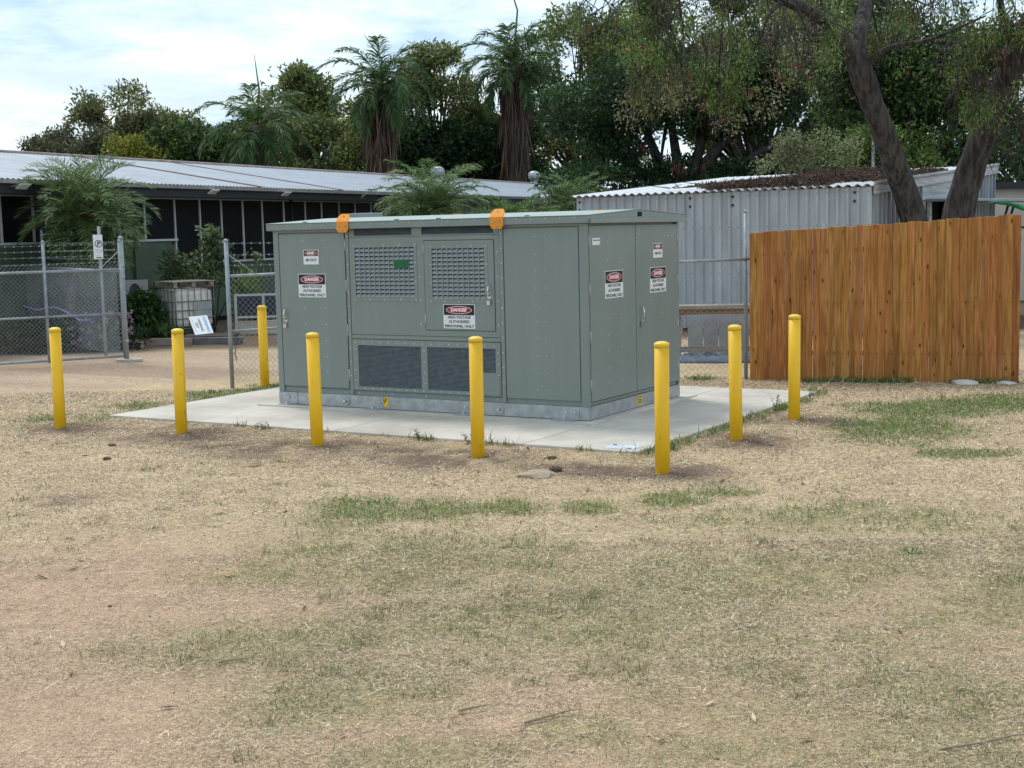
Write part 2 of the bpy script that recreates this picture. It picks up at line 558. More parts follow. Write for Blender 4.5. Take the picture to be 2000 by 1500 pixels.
# ------------------------------------------------------------------ grass and straw lying on the ground
def blades(n, ylo, yhi, length, width, lift, colf, keep, seed, bend=0.4, single=False):
    r = np.random.default_rng(seed)
    y = np.sqrt(r.random(n) * (yhi ** 2 - ylo ** 2) + ylo ** 2)
    x = (r.random(n) * 2 - 1) * (0.42 * y + 0.25)
    k = keep(x, y, r) & (pad_dist(x, y) > 0.01)
    x, y = x[k], y[k]
    n = len(x)
    L = length * np.exp(r.normal(0, 0.38, n))
    w = width * (0.7 + 0.6 * r.random(n)) * np.clip(y / 8.5, 0.8, 2.6)
    th = r.random(n) * 2 * math.pi
    el = np.abs(r.normal(0, lift, n)) if lift < 0.4 else np.clip(r.normal(lift, 0.35, n), 0.05, 1.4)
    d = np.stack([np.cos(th) * np.cos(el), np.sin(th) * np.cos(el), np.sin(el)], 1)
    tw = r.normal(0, 0.5, n)
    s_ = np.stack([-np.sin(th), np.cos(th), np.sin(tw) * 0.4], 1) * (w / 2)[:, None]
    z = ground_z(x, y) + 0.003 + r.random(n) * 0.006
    P = np.stack([x, y, z], 1)
    kink = np.stack([r.normal(0, bend, n), r.normal(0, bend, n), -np.abs(r.normal(0, 0.25, n)) * (np.sin(el) > 0.2)], 1)
    mid = P + d * (L * 0.5)[:, None]
    tip = mid + (d + kink) * (L * 0.5)[:, None]
    tip[:, 2] = np.maximum(tip[:, 2], z + 0.002)
    V = np.stack([P - s_, P + s_, mid + s_, mid - s_, tip + s_ * 0.35, tip - s_ * 0.35], 1).reshape(-1, 3)
    if single:
        V = np.stack([P - s_ * 0.6, P + s_ * 0.6, tip + s_ * 0.8, tip - s_ * 0.8], 1).reshape(-1, 3)
        return V, np.arange(n * 4).reshape(-1, 4), colf(x, y, r, n)
    b = np.arange(n) * 6
    Fq = np.stack([np.stack([b, b + 1, b + 2, b + 3], 1), np.stack([b + 3, b + 2, b + 4, b + 5], 1)], 1).reshape(-1, 4)
    c = np.repeat(colf(x, y, r, n), 2, axis=0)
    return V, Fq, c

straw_pal = np.array([lin(224, 208, 178), lin(206, 187, 156), lin(236, 224, 200), lin(168, 147, 122), lin(118, 100, 82), lin(90, 76, 64), lin(196, 178, 152)])  # darker tones also paint the shadow gaps among the blades
def straw_col(x, y, r, n):
    c = straw_pal[r.integers(0, len(straw_pal), n)] * (0.74 + 0.46 * r.random((n, 1)))
    return c
def straw_keep(x, y, r):
    g, so, di, dr = masks(x, y)
    p = (1 - 0.92 * so) * (1 - 0.9 * di) * (1 - 0.85 * dr) * (1 - 0.4 * g) * (0.35 + 0.9 * vnoise(x, y, 1.3, 77, 3)) * (0.75 + 0.25 * sstep(8.8, 11, y))
    return r.random(len(x)) < p
green_pal = np.array([lin(114, 148, 68), lin(96, 136, 64), lin(136, 156, 82), lin(152, 158, 96), lin(82, 118, 60)])
def green_col(x, y, r, n):
    g = masks(x, y)[0]
    c = green_pal[r.integers(0, len(green_pal), n)] * (0.6 + 0.5 * r.random((n, 1)))
    dry = (r.random(n) < 0.45 - 0.35 * g)[:, None]
    return np.where(dry, straw_pal[r.integers(0, len(straw_pal), n)] * 0.8, c)
def green_keep(x, y, r):
    g = masks(x, y)[0]
    return r.random(len(x)) < np.clip(g * 1.1 - 0.06, 0, 1) * np.maximum(sstep(0.26, 0.56, vnoise(x, y, 6.0, 88, 3)), sstep(0.6, 0.9, g)) * np.where(y < 9.7, 0.75, 1.0)
def edge_keep(x, y, r):
    pd = pad_dist(x, y)
    lx, ly = to_local(x, y)
    p = np.where((lx > 1.25) & (pd < 0.3), sstep(0.26, 0.04, pd) * sstep(0.40, 0.62, vnoise(x, y, 1.7, 2, 4)), 0)
    p = np.maximum(p, np.where((ly < -1.5) & (lx > -4.5) & (pd < 0.14), sstep(0.12, 0.02, pd) * sstep(0.52, 0.66, vnoise(x, y, 2.6, 17, 3)), 0))
    fd = np.abs((x - 3.39) * 0.294 + (y - 19.56) * 0.956 + 0.05)
    p = np.maximum(p, np.where(x > 2.6, sstep(0.22, 0.03, fd) * sstep(0.36, 0.6, vnoise(x, y, 1.5, 2, 4)), 0))
    return r.random(len(x)) < p
def join(parts):
    vs, fs, cs, o = [], [], [], 0
    for V_, F_, C_ in parts:
        vs.append(V_)
        fs.append(F_ + o)
        cs.append(C_)
        o += len(V_)
    return np.concatenate(vs), np.concatenate(fs), np.concatenate(cs)

V_, F_, C_ = join([blades(440000, 5.0, 9.5, 0.020, 0.0036, 0.25, straw_col, straw_keep, 1, single=True),
                   blades(420000, 9.5, 20.0, 0.021, 0.0046, 0.25, straw_col, straw_keep, 2, single=True),
                   blades(22000, 5.0, 9.5, 0.045, 0.0034, 0.2, straw_col, straw_keep, 13),
                   blades(700, 5.0, 9.5, 0.09, 0.0036, 0.12, straw_col, lambda x, y, r: r.random(len(x)) < 0.9, 3, 0.25)])
link(bpy.data.objects.new('dry_grass', npmesh('dry_grass', V_, F_, straw_m, C_)), kind='stuff', label='short dry straw and cut grass strewn over the ground')
V_, F_, C_ = join([blades(170000, 5.0, 9.6, 0.024, 0.0032, 0.5, green_col, green_keep, 4),
                   blades(420000, 9.4, 20.5, 0.030, 0.0042, 0.6, green_col, green_keep, 5),
                   blades(400000, 11.5, 19.8, 0.060, 0.0045, 0.9, green_col, edge_keep, 6)])
link(bpy.data.objects.new('green_grass', npmesh('green_grass', V_, F_, leaf_m, C_)), kind='stuff', label='patches of short green grass growing through the dry ground')

def tufts(n, seed, ylo, yhi, per, spread, length, pal, wid):
    r = np.random.default_rng(seed)
    cy_ = np.sqrt(r.random(n) * (yhi ** 2 - ylo ** 2) + ylo ** 2)
    cx_ = (r.random(n) * 2 - 1) * (0.40 * cy_ + 0.2)
    k = (vnoise(cx_, cy_, 0.9, 61, 3) > 0.46) & (pad_dist(cx_, cy_) > 0.3) & (masks(cx_, cy_)[1] < 0.6)
    cx_, cy_ = cx_[k], cy_[k]
    sz = np.repeat(0.5 + r.random(len(cx_)), per)
    x = np.repeat(cx_, per) + r.normal(0, spread, len(cx_) * per) * sz
    y = np.repeat(cy_, per) + r.normal(0, spread, len(cx_) * per) * sz
    m = len(x)
    th, el = r.random(m) * 6.283, np.clip(r.normal(0.7, 0.4, m), 0.05, 1.4)
    L = length * sz * (0.5 + 0.8 * r.random(m))
    d = np.stack([np.cos(th) * np.cos(el), np.sin(th) * np.cos(el), np.sin(el)], 1)
    s_ = np.stack([-np.sin(th), np.cos(th), np.zeros(m)], 1) * wid / 2
    P = np.stack([x, y, ground_z(x, y) + 0.002], 1)
    mid = P + d * (L * 0.55)[:, None]
    d2 = d + np.stack([np.cos(th) * 0.3, np.sin(th) * 0.3, -0.6 * np.ones(m)], 1)
    tip = mid + d2 * (L * 0.45)[:, None]
    tip[:, 2] = np.maximum(tip[:, 2], P[:, 2])
    V = np.stack([P - s_, P + s_, mid + s_, mid - s_, tip + s_ * 0.3, tip - s_ * 0.3], 1).reshape(-1, 3)
    b = np.arange(m) * 6
    Fq = np.stack([np.stack([b, b + 1, b + 2, b + 3], 1), np.stack([b + 3, b + 2, b + 4, b + 5], 1)], 1).reshape(-1, 4)
    pal = np.array(pal)
    tone = np.repeat(r.random(len(cx_)), per)
    pick = np.clip((tone * len(pal) + r.normal(0, 0.8, m)).astype(int), 0, len(pal) - 1)
    return V, Fq, np.repeat(pal[pick] * (0.65 + 0.5 * r.random((m, 1))), 2, axis=0)
V_, F_, C_ = join([tufts(520, 21, 5.1, 9.8, 42, 0.05, 0.05, [lin(104, 118, 70), lin(128, 134, 84), lin(150, 140, 104), lin(196, 178, 146), lin(214, 198, 166)], 0.0034),
                   tufts(420, 22, 9.6, 18.0, 30, 0.05, 0.045, [lin(100, 126, 72), lin(150, 144, 100), lin(196, 176, 140), lin(212, 194, 160)], 0.005)])
link(bpy.data.objects.new('grass_tufts', npmesh('grass_tufts', V_, F_, straw_m, C_)), kind='stuff', label='small rooted tufts of half dry grass')
r = np.random.default_rng(91)
n = 130
ya = np.sqrt(r.random(n) * (15 ** 2 - 5.2 ** 2) + 5.2 ** 2)
xa = (r.random(n) * 2 - 1) * 0.4 * ya
k = pad_dist(xa, ya) > 0.1
xa, ya = xa[k], ya[k]
n = len(xa)
th = r.random(n) * 6.283
L = 0.03 + 0.04 * r.random(n)
P = np.stack([xa, ya, ground_z(xa, ya) + 0.012], 1)
a_ = np.stack([np.cos(th), np.sin(th), r.normal(0, 0.12, n)], 1) * L[:, None]
b_ = np.stack([-np.sin(th), np.cos(th), r.normal(0, 0.25, n)], 1) * (L * 0.22)[:, None]
V_ = np.stack([P - a_, P + b_, P + a_, P - b_], 1).reshape(-1, 3)
pal_ = np.array([lin(150, 104, 78), lin(118, 84, 64), lin(206, 190, 160), lin(92, 70, 56), lin(178, 140, 108)])
link(bpy.data.objects.new('fallen_leaves', npmesh('fallen_leaves', V_, np.arange(n * 4).reshape(-1, 4), straw_m, pal_[r.integers(0, 5, n)])), kind='stuff', label='dry brown leaves scattered over the grass')

# ------------------------------------------------------------------ concrete pad
conc = mat('concrete', (0.57, 0.535, 0.475), (0.36, 0.33, 0.285), rough=0.85, scale=1.1, contrast=(0.28, 0.62), bump=0.15, bscale=140, detail=10, rand=0.03)
pad = thing('concrete_pad', None, None, (KX, KY, 0), KA)
pad['kind'] = 'structure'
pad['label'] = 'pale concrete pad of cut bays under the green kiosk'
g_ = 0.005
for x0, x1, y0, y1 in ((PAD[0], -2.35, PAD[2], PAD[3]), (-2.35, 0.07, PAD[2], PAD[3]), (0.07, PAD[1], PAD[2], -0.2), (0.07, PAD[1], -0.2, PAD[3])):
    MB().box(x0 + g_, x1 - g_, y0 + g_, y1 - g_, -0.12, 0.045).build('slab_bay', conc, pad, bevel=0.008)
MB().box(-4.46 - 0.24, 0.13, -0.16, 2.46 + 0.25, 0.02, 0.0645).build('plinth', conc, pad, bevel=0.006)
cover_m = mat('pit_lid_metal', (0.62, 0.68, 0.74), (0.50, 0.57, 0.64), rough=0.45, scale=7)
pl = MB().box(0.95, 1.27, -1.50, -1.27, 0.0453, 0.052).build('cover_plate', cover_m, pad)
pl['label'] = 'pale blue grey metal cover plate on the pad corner'
for x_, y_ in ((0.99, -1.31), (1.22, -1.46)):
    MB().box(x_ - 0.02, x_ + 0.02, y_ - 0.012, y_ + 0.012, 0.052, 0.056).build('plate_key_hole', black_p, pl)

# ------------------------------------------------------------------ electrical kiosk
kiosk = thing('electrical_kiosk', 'grey green steel electrical kiosk with danger signs, louvres and orange lifting lugs', 'electrical kiosk', (KX, KY, KZ), KA)
XL, D = -4.46, 2.46
def part(name, m, *bx, bevel=0.003, parent=kiosk, **kw):
    mb = MB()
    for b in bx:
        mb.box(*b)
    return mb.build(name, m, parent, bevel=bevel, **kw)
part('body', paint, (XL + 0.04, -0.04, 0.032, D - 0.04, 0.15, 2.19), bevel=0)
# skid
part('skid_beam', gal, (XL, 0, -0.004, 0.05, 0.006, 0.155))
part('skid_beam', gal, (XL, 0, D - 0.05, D, 0.006, 0.155))
part('skid_beam', gal, (-0.05, 0.004, 0.052, D - 0.052, 0.006, 0.152))
part('skid_beam', gal, (XL - 0.004, XL + 0.05, 0.052, D - 0.052, 0.006, 0.152))
for x0, x1 in ((XL + 0.005, XL + 0.30), (-3.10, -2.81), (-1.78, -1.49), (-0.47, -0.11)):
    br = part('anchor_bracket', gal, (x0, x1, -0.012, -0.0042, 0.012, 0.155), bevel=0)
    cxm = (x0 + x1) / 2
    MB().prism([(x0 + 0.02, -0.012, 0.002), (x1 - 0.02, -0.012, 0.002), (x1 - 0.05, -0.11, 0.002), (x0 + 0.05, -0.11, 0.002)], (0, 0, 0.008)).build('foot_plate', gal, br)
    for bx_ in (cxm + 0.02, x1 - 0.05):
        MB().tube([(bx_, -0.012, 0.09), (bx_, -0.034, 0.09)], 0.014, 6, smooth=False).build('bolt', chrome, br)
    MB().tube([(cxm, -0.05, 0.008), (cxm, -0.05, 0.04)], 0.013, 6, smooth=False).build('bolt', chrome, br)
for bx_ in (-3.384, -1.153):
    st = MB().tube([(bx_, -0.004, 0.082), (bx_, -0.018, 0.082)], 0.058, 20, smooth=False).build('earth_stud', gal, kiosk)
    MB().tube([(bx_, -0.018, 0.082), (bx_, -0.06, 0.082)], 0.016, 8).build('bolt', chrome, st)
yl = MB().box(-2.85, -2.74, -0.0075, -0.0045, 0.035, 0.15).build('warning_label', yel_p, kiosk)
MB().prism([(-2.83, -0.0078, 0.135), (-2.76, -0.0078, 0.135), (-2.795, -0.0078, 0.08)], (0, -0.001, 0)).build('symbol', black_p, yl)
MB().prism([(-2.81, -0.0090, 0.127), (-2.78, -0.0090, 0.127), (-2.795, -0.0090, 0.10)], (0, -0.001, 0)).build('symbol', yel_p, yl)
yl = MB().box(0.0045, 0.0075, 1.235, 1.345, 0.03, 0.145).build('warning_label', yel_p, kiosk)
for zz in (0.127, 0.095, 0.075, 0.055):
    MB().box(0.0078, 0.0088, 1.25, 1.33, zz - 0.006, zz + 0.004).build('symbol', black_p, yl)
# recessed kick strips
part('kick_strip', paint, (XL + 0.085, -0.095, 0.022, 0.031, 0.157, 0.215), bevel=0)
part('kick_strip', paint, (-0.039, -0.026, 0.07, D - 0.06, 0.157, 0.195), bevel=0)
# posts
part('corner_post', paint, (-0.088, 0, 0, 0.064, 0.157, 2.189))
part('corner_post', paint, (XL, XL + 0.082, 0, 0.064, 0.157, 2.189))
part('corner_post', paint, (-0.064, 0, D - 0.045, D, 0.157, 2.189))
part('corner_post', paint, (XL, XL + 0.064, D - 0.045, D, 0.157, 2.189))
part('mullion', paint, (-3.314, -3.270, -0.004, 0.03, 0.16, 2.189))
part('mullion', paint, (-1.116, -1.068, -0.004, 0.03, 0.16, 2.189))
part('head_rail', paint, (XL + 0.084, -3.318, 0.002, 0.03, 2.163, 2.189), bevel=0)
part('head_rail', paint, (-1.062, -0.09, 0.002, 0.03, 2.163, 2.189), bevel=0)
part('side_panel', paint, (XL + 0.002, XL + 0.03, 0.07, D - 0.05, 0.2, 2.18))
part('rear_panel', paint, (XL + 0.07, -0.07, D - 0.03, D - 0.002, 0.2, 2.18))
# fixed right-hand front panel
part('front_panel', paint, (-1.058, -0.098, 0.001, 0.03, 0.218, 2.153))
# doors
def handle(dr, x, z, face):
    h = MB()
    if face == 'front':
        h.box(x - 0.026, x + 0.026, -0.012, 0, z - 0.05, z + 0.02)
        h.tube([(x, -0.012, z - 0.01), (x, -0.045, z + 0.01), (x + 0.002, -0.052, z + 0.06), (x + 0.004, -0.03, z + 0.12)], [0.012, 0.013, 0.012, 0.010], 8)
    else:
        h.box(0, 0.012, x - 0.026, x + 0.026, z - 0.05, z + 0.02)
        h.tube([(0.012, x, z - 0.01), (0.045, x, z + 0.01), (0.052, x + 0.002, z + 0.06), (0.03, x + 0.004, z + 0.12)], [0.012, 0.013, 0.012, 0.010], 8)
    h.build('handle', chrome, dr)
    p = MB()
    if face == 'front':
        p.box(x - 0.022, x + 0.022, -0.042, -0.018, z - 0.115, z - 0.065)
        p.tube([(x - 0.014, -0.03, z - 0.066), (x - 0.012, -0.03, z - 0.04), (x + 0.012, -0.03, z - 0.04), (x + 0.014, -0.03, z - 0.066)], 0.004, 6)
    else:
        p.box(0.018, 0.042, x - 0.022, x + 0.022, z - 0.115, z - 0.065)
        p.tube([(0.03, x - 0.014, z - 0.066), (0.03, x - 0.012, z - 0.04), (0.03, x + 0.012, z - 0.04), (0.03, x + 0.014, z - 0.066)], 0.004, 6)
    p.build('padlock', chrome, dr)
hinge_me = MB().tube([(0, 0, -0.075), (0, 0, 0.075)], 0.008, 8).mesh('hinge', gal)
d1 = part('door', paint, (-4.364, -3.332, -0.004, 0.026, 0.238, 2.144))
handle(d1, -4.293, 1.09, 'front')
for z in (2.0, 1.5, 0.95, 0.40):
    inst('hinge', hinge_me, d1, (-3.320, -0.005, z))
d2 = part('door', paint, (0 - 0.026, 0.004, 0.076, 1.219, 0.207, 2.160))
d3 = part('door', paint, (0 - 0.026, 0.004, 1.235, 2.404, 0.207, 2.160))
handle(d3, 1.345, 1.08, 'side')
for z in (1.98, 1.45, 0.92, 0.38):
    inst('hinge', hinge_me, d2, (0.005, 0.068, z))
    inst('hinge', hinge_me, d3, (0.005, 2.413, z))
# upper vents above the louvres: horizontal slats over a near-black sheet painted as slot shade
part('vent_frame', paint, (-3.262, -1.122, 0.003, 0.03, 2.090, 2.104), (-3.262, -3.185, 0.003, 0.03, 2.105, 2.188), (-2.33, -2.19, 0.003, 0.03, 2.105, 2.188), (-1.19, -1.122, 0.003, 0.03, 2.105, 2.188), bevel=0)
def slats(name, x0, x1, z0, z1, n):
    mb = MB()
    p = (z1 - z0) / n
    for k in range(n):
        z = z0 + k * p
        mb.add([(x0, 0.004, z + p * 0.02), (x1, 0.004, z + p * 0.02), (x1, 0.016, z + p * 0.62), (x0, 0.016, z + p * 0.62), (x0, 0.008, z), (x1, 0.008, z), (x1, 0.02, z + p * 0.6), (x0, 0.02, z + p * 0.6)],
               [(0, 1, 2, 3), (4, 7, 6, 5), (0, 4, 5, 1), (3, 2, 6, 7), (0, 3, 7, 4), (1, 5, 6, 2)])
    c = MB().box(x0, x1, 0.0285, 0.0315, z0, z1).build('grille', cavity, kiosk)
    mb.build('grille_slats', mesh_m, c, kind='stuff')
mesh_m = mat('grille_mesh_paint', (0.24, 0.275, 0.27), (0.15, 0.19, 0.22), rough=0.5, scale=14)
slats('vent', -3.185, -2.33, 2.106, 2.188, 7)
slats('vent', -2.19, -1.19, 2.106, 2.188, 7)
# middle panel built as a frame round the louvre opening and the louvred door
part('louvre_surround', paint, (-3.262, -3.187, 0.002, 0.03, 0.91, 2.085), (-3.186, -2.299, 0.002, 0.03, 1.973, 2.085), (-3.186, -2.299, 0.002, 0.03, 0.91, 1.353),
     (-2.298, -2.163, 0.002, 0.03, 0.91, 2.085), (-2.162, -1.184, 0.002, 0.03, 2.036, 2.085), (-2.162, -1.184, 0.002, 0.03, 0.91, 0.978), (-1.183, -1.120, 0.002, 0.03, 0.91, 2.085), bevel=0)
part('mid_rail', paint, (-3.266, -1.120, 0.0, 0.03, 0.858, 0.904))
ld = part('door', paint, (-2.154, -2.051, -0.004, 0.027, 0.985, 2.028), (-2.050, -1.309, -0.004, 0.027, 1.949, 2.028), (-2.050, -1.309, -0.004, 0.027, 0.985, 1.335), (-1.308, -1.193, -0.004, 0.027, 0.985, 2.028), bevel=0)
ld['label'] = 'small louvred door of the kiosk with a handle and padlock'
handle(ld, -1.255, 1.40, 'front')
for z in (1.93, 1.10):
    inst('hinge', hinge_me, ld, (-2.160, -0.006, z))
def louvre_panel(x0, x1, z0, z1, nc, nr, yb, parent):
    f = MB()
    o = 0.045
    f.box(x0 - o, x0, yb - 0.004, yb, z0 - o, z1 + o).box(x1, x1 + o, yb - 0.004, yb, z0 - o, z1 + o)
    f.box(x0, x1, yb - 0.004, yb, z1, z1 + o).box(x0, x1, yb - 0.004, yb, z0 - o, z0)
    pw, ph = (x1 - x0) / nc, (z1 - z0) / nr
    for k in range(1, nc):
        x = x0 + k * pw
        f.box(x - 0.007, x + 0.007, yb - 0.010, yb + 0.006, z0, z1)
    f.build('louvre_frame', paint, parent)
    MB().box(x0, x1, yb + 0.022, yb + 0.025, z0, z1).build('louvre_cavity', cavity, parent)
    w = pw - 0.012
    h = ph * 0.74
    me = MB().add([(0, -0.008, 0), (w, -0.008, 0), (w, 0.012, h), (0, 0.012, h), (0, 0.0, -0.002), (w, 0.0, -0.002), (w, 0.016, h - 0.003), (0, 0.016, h - 0.003)],
                  [(0, 1, 2, 3), (4, 7, 6, 5), (0, 4, 5, 1), (3, 2, 6, 7), (0, 3, 7, 4), (1, 5, 6, 2)]).mesh('louvre', louvre_m)
    for r_ in range(nr):
        for c_ in range(nc):
            inst('louvre', me, parent, (x0 + c_ * pw + 0.006, yb, z0 + r_ * ph + 0.002))
louvre_m = mat('louvre_paint_lit', (0.31, 0.35, 0.36), (0.27, 0.31, 0.32), rough=0.45)  # kiosk paint lightened: sky light on the sloped blades is in the colour
louvre_panel(-3.177, -2.307, 1.365, 1.961, 12, 12, 0.0015, kiosk)
louvre_panel(-2.043, -1.317, 1.347, 1.937, 10, 12, -0.0045, ld)
gp = MB().prism([(-2.575, -0.012, 1.815), (-2.375, -0.012, 1.815), (-2.375, -0.012, 1.718), (-2.565, -0.012, 1.718), (-2.591, -0.012, 1.735), (-2.591, -0.012, 1.80)], (0, 0.005, 0)).build('tag_plate', green_p, kiosk)
gp['label'] = 'small green tag plate hung on the louvres'
# lower grilles
part('grille_surround', paint, (-3.266, -3.178, 0.001, 0.03, 0.225, 0.850), (-3.177, -1.131, 0.001, 0.03, 0.776, 0.850), (-3.177, -1.131, 0.001, 0.03, 0.225, 0.268), (-2.244, -2.153, 0.001, 0.03, 0.269, 0.775),
     (-1.56, -1.50, 0.001, 0.03, 0.269, 0.775), (-1.199, -1.131, 0.001, 0.03, 0.269, 0.775), (-1.499, -1.20, 0.001, 0.03, 0.269, 0.496), bevel=0)
part('access_plate', paint, (-1.545, -1.150, -0.006, 0.0005, 0.235, 0.468), bevel=0)
slats('grille', -3.177, -2.245, 0.269, 0.775, 34)
slats('grille', -2.152, -1.561, 0.269, 0.775, 34)
slats('grille', -1.499, -1.200, 0.497, 0.775, 19)
# rivets: tiny, joined into one part
rv = MB()
def rivet(x, z, y=0.0):
    rv.add([(x - 0.008, y, z - 0.008), (x + 0.008, y, z - 0.008), (x + 0.008, y, z + 0.008), (x - 0.008, y, z + 0.008), (x, y - 0.006, z)], [(0, 1, 4), (1, 2, 4), (2, 3, 4), (3, 0, 4)], 0, True)
def rivet_s(y, z):
    rv.add([(0.004, y - 0.008, z - 0.008), (0.004, y + 0.008, z - 0.008), (0.004, y + 0.008, z + 0.008), (0.004, y - 0.008, z + 0.008), (0.010, y, z)], [(0, 1, 4), (1, 2, 4), (2, 3, 4), (3, 0, 4)], 0, True)
for k in range(10):
    for x in (-0.646, -0.524):
        rivet(x, 2.055 - k * 0.192, 0.003)
for k in range(11):
    for x in (-1.092, -3.292):
        rivet(x, 2.10 - k * 0.17, -0.004)
for z in (2.06, 1.55, 1.22, 1.02, 0.82, 0.62, 0.44):
    for x in (-3.98, -3.66):
        rivet(x, z, -0.004)
for z0_, z1_, x0_, x1_, yy, in ((1.338, 1.99, -3.20, -2.285, -0.003), (1.32, 1.965, -2.068, -1.29, -0.009)):
    for k in range(5):
        rivet(x0_ + (x1_ - x0_) * k / 4, z1_, yy)
        rivet(x0_ + (x1_ - x0_) * k / 4, z0_, yy)
    for k in range(1, 3):
        rivet(x0_, z0_ + (z1_ - z0_) * k / 3, yy)
        rivet(x1_, z0_ + (z1_ - z0_) * k / 3, yy)
for k in range(17):
    x = -3.22 + k * 0.125
    rivet(x, 0.812, 0.001)
    rivet(x, 0.247, 0.001)
for k in range(4):
    for x in (-3.222, -2.198, -1.165):
        rivet(x, 0.34 + k * 0.13, 0.001)
    rivet(-1.15, 1.05 + k * 0.28, 0.002)
    rivet(-2.23, 1.05 + k * 0.28, 0.002)
for k in range(5):
    rivet(-3.2 + 0.5 * k, 0.187, 0.022)
for z in (1.98, 1.78, 1.60, 1.12, 0.93, 0.74, 0.55, 0.38):
    rivet_s(0.50, z)
for z in (1.78, 1.14, 0.95, 0.76, 0.57, 0.38):
    rivet_s(0.84, z)
for y, z in ((1.63, 1.84), (1.66, 1.26), (1.95, 1.09), (2.05, 2.02), (2.15, 2.02), (2.25, 2.02), (1.33, 2.10), (1.33, 2.05), (1.30, 0.28)):
    rivet_s(y, z)
rivet_m = mat('rivet_metal', (0.55, 0.58, 0.58), rough=0.35, metal=0.4)
rv.build('rivets', rivet_m, kiosk, kind='stuff')
# roof: low gable, ridge along the length, fascia and gutter strip at the end
RX0, RX1, RY0, RY1 = XL - 0.06, 0.055, -0.055, D + 0.065
roof_mb = MB()
yr = 1.20
prof = [(RY0, 2.192), (RY0, 2.272), (yr, 2.335), (RY1, 2.276), (RY1, 2.192)]
roof_mb.prism([(RX0, y, z) for y, z in prof], (RX1 - RX0, 0, 0))
rf = roof_mb.build('roof', paint, kiosk, bevel=0.004)
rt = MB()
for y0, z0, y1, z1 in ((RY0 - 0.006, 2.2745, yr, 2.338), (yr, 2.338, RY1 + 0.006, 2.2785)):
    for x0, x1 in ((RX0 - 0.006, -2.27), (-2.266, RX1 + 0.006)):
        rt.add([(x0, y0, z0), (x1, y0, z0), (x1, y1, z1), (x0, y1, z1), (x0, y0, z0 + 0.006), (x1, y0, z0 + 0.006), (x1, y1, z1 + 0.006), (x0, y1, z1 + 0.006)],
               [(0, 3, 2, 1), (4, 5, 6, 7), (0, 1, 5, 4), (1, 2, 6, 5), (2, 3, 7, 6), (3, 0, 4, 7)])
rt.build('roof_sheet', paint_lit_roof, rf)
MB().box(RX1, RX1 + 0.03, -0.02, RY1 - 0.01, 2.188, 2.238).build('gutter_strip', paint, rf, bevel=0.004)
MB().box(RX0 - 0.02, RX0, -0.02, RY1 - 0.01, 2.188, 2.238).build('gutter_strip', paint, rf, bevel=0.004)
MB().box(RX1 + 0.0005, RX1 + 0.004, 1.19, 1.30, 2.258, 2.312).build('end_vent', cavity, rf)
for x in (-3.95, -2.55, -1.95, -0.75):
    MB().tube([(x, 0.02, 2.28), (x, 0.02, 2.293)], 0.03, 10).build('roof_plug', cavity, rf)
rr = MB()
for k in range(24):
    x = XL + 0.1 + k * 0.185
    rr.box(x - 0.006, x + 0.006, RY0 - 0.003, RY0, 2.245, 2.257)
for k in range(10):
    y = 0.1 + k * 0.25
    rr.box(RX1, RX1 + 0.003, y - 0.006, y + 0.006, 2.262, 2.272)
rr.build('roof_screws', rivet_m, rf, kind='stuff')
MB().box(-4.40, -4.02, 1.5, 1.75, 2.30, 2.405).build('roof_vent_box', paint, rf, bevel=0.01)
# lifting lugs
lug_prof = [(-0.088, 2.185), (-0.088, 2.285), (-0.062, 2.315), (0.062, 2.315), (0.088, 2.285), (0.088, 2.185), (0.058, 2.150), (-0.058, 2.150)]
def lug(x, front=True):
    mb = MB()
    s_ = -1 if front else 1
    yy = (RY0 - 0.0065) if front else (RY1 + 0.0065)
    lo = [(x - 0.088, 2.285), (x + 0.088, 2.285), (x + 0.088, 2.19), (x + 0.055, 2.150), (x - 0.055, 2.150), (x - 0.088, 2.19)]
    mb.prism([(a, yy, b) for a, b in lo], (0, s_ * 0.014, 0))
    hi = [(x - 0.088, 2.286), (x + 0.088, 2.286), (x + 0.088, 2.335), (x + 0.055, 2.375), (x - 0.055, 2.375), (x - 0.088, 2.335)]
    sl = lambda b: yy - s_ * (b - 2.286) * 0.75
    pts = [(a, sl(b), b) for a, b in hi]
    mb.prism(pts, (0, s_ * 0.014, 0))
    lg = mb.build('lifting_lug', orange, kiosk)
    for a, b in ((x - 0.045, 2.225), (x + 0.045, 2.225), (x, 2.175)):
        MB().tube([(a, yy + s_ * 0.014, b), (a, yy + s_ * 0.022, b)], 0.013, 6).build('bolt', gal_dull, lg)
    MB().tube([(x, sl(2.345) + s_ * 0.012, 2.345), (x, sl(2.345) + s_ * 0.018, 2.345)], 0.012, 8).build('bolt', gal_dull, lg)
for x in (-3.30, -1.10):
    lug(x)
    lug(x, False)
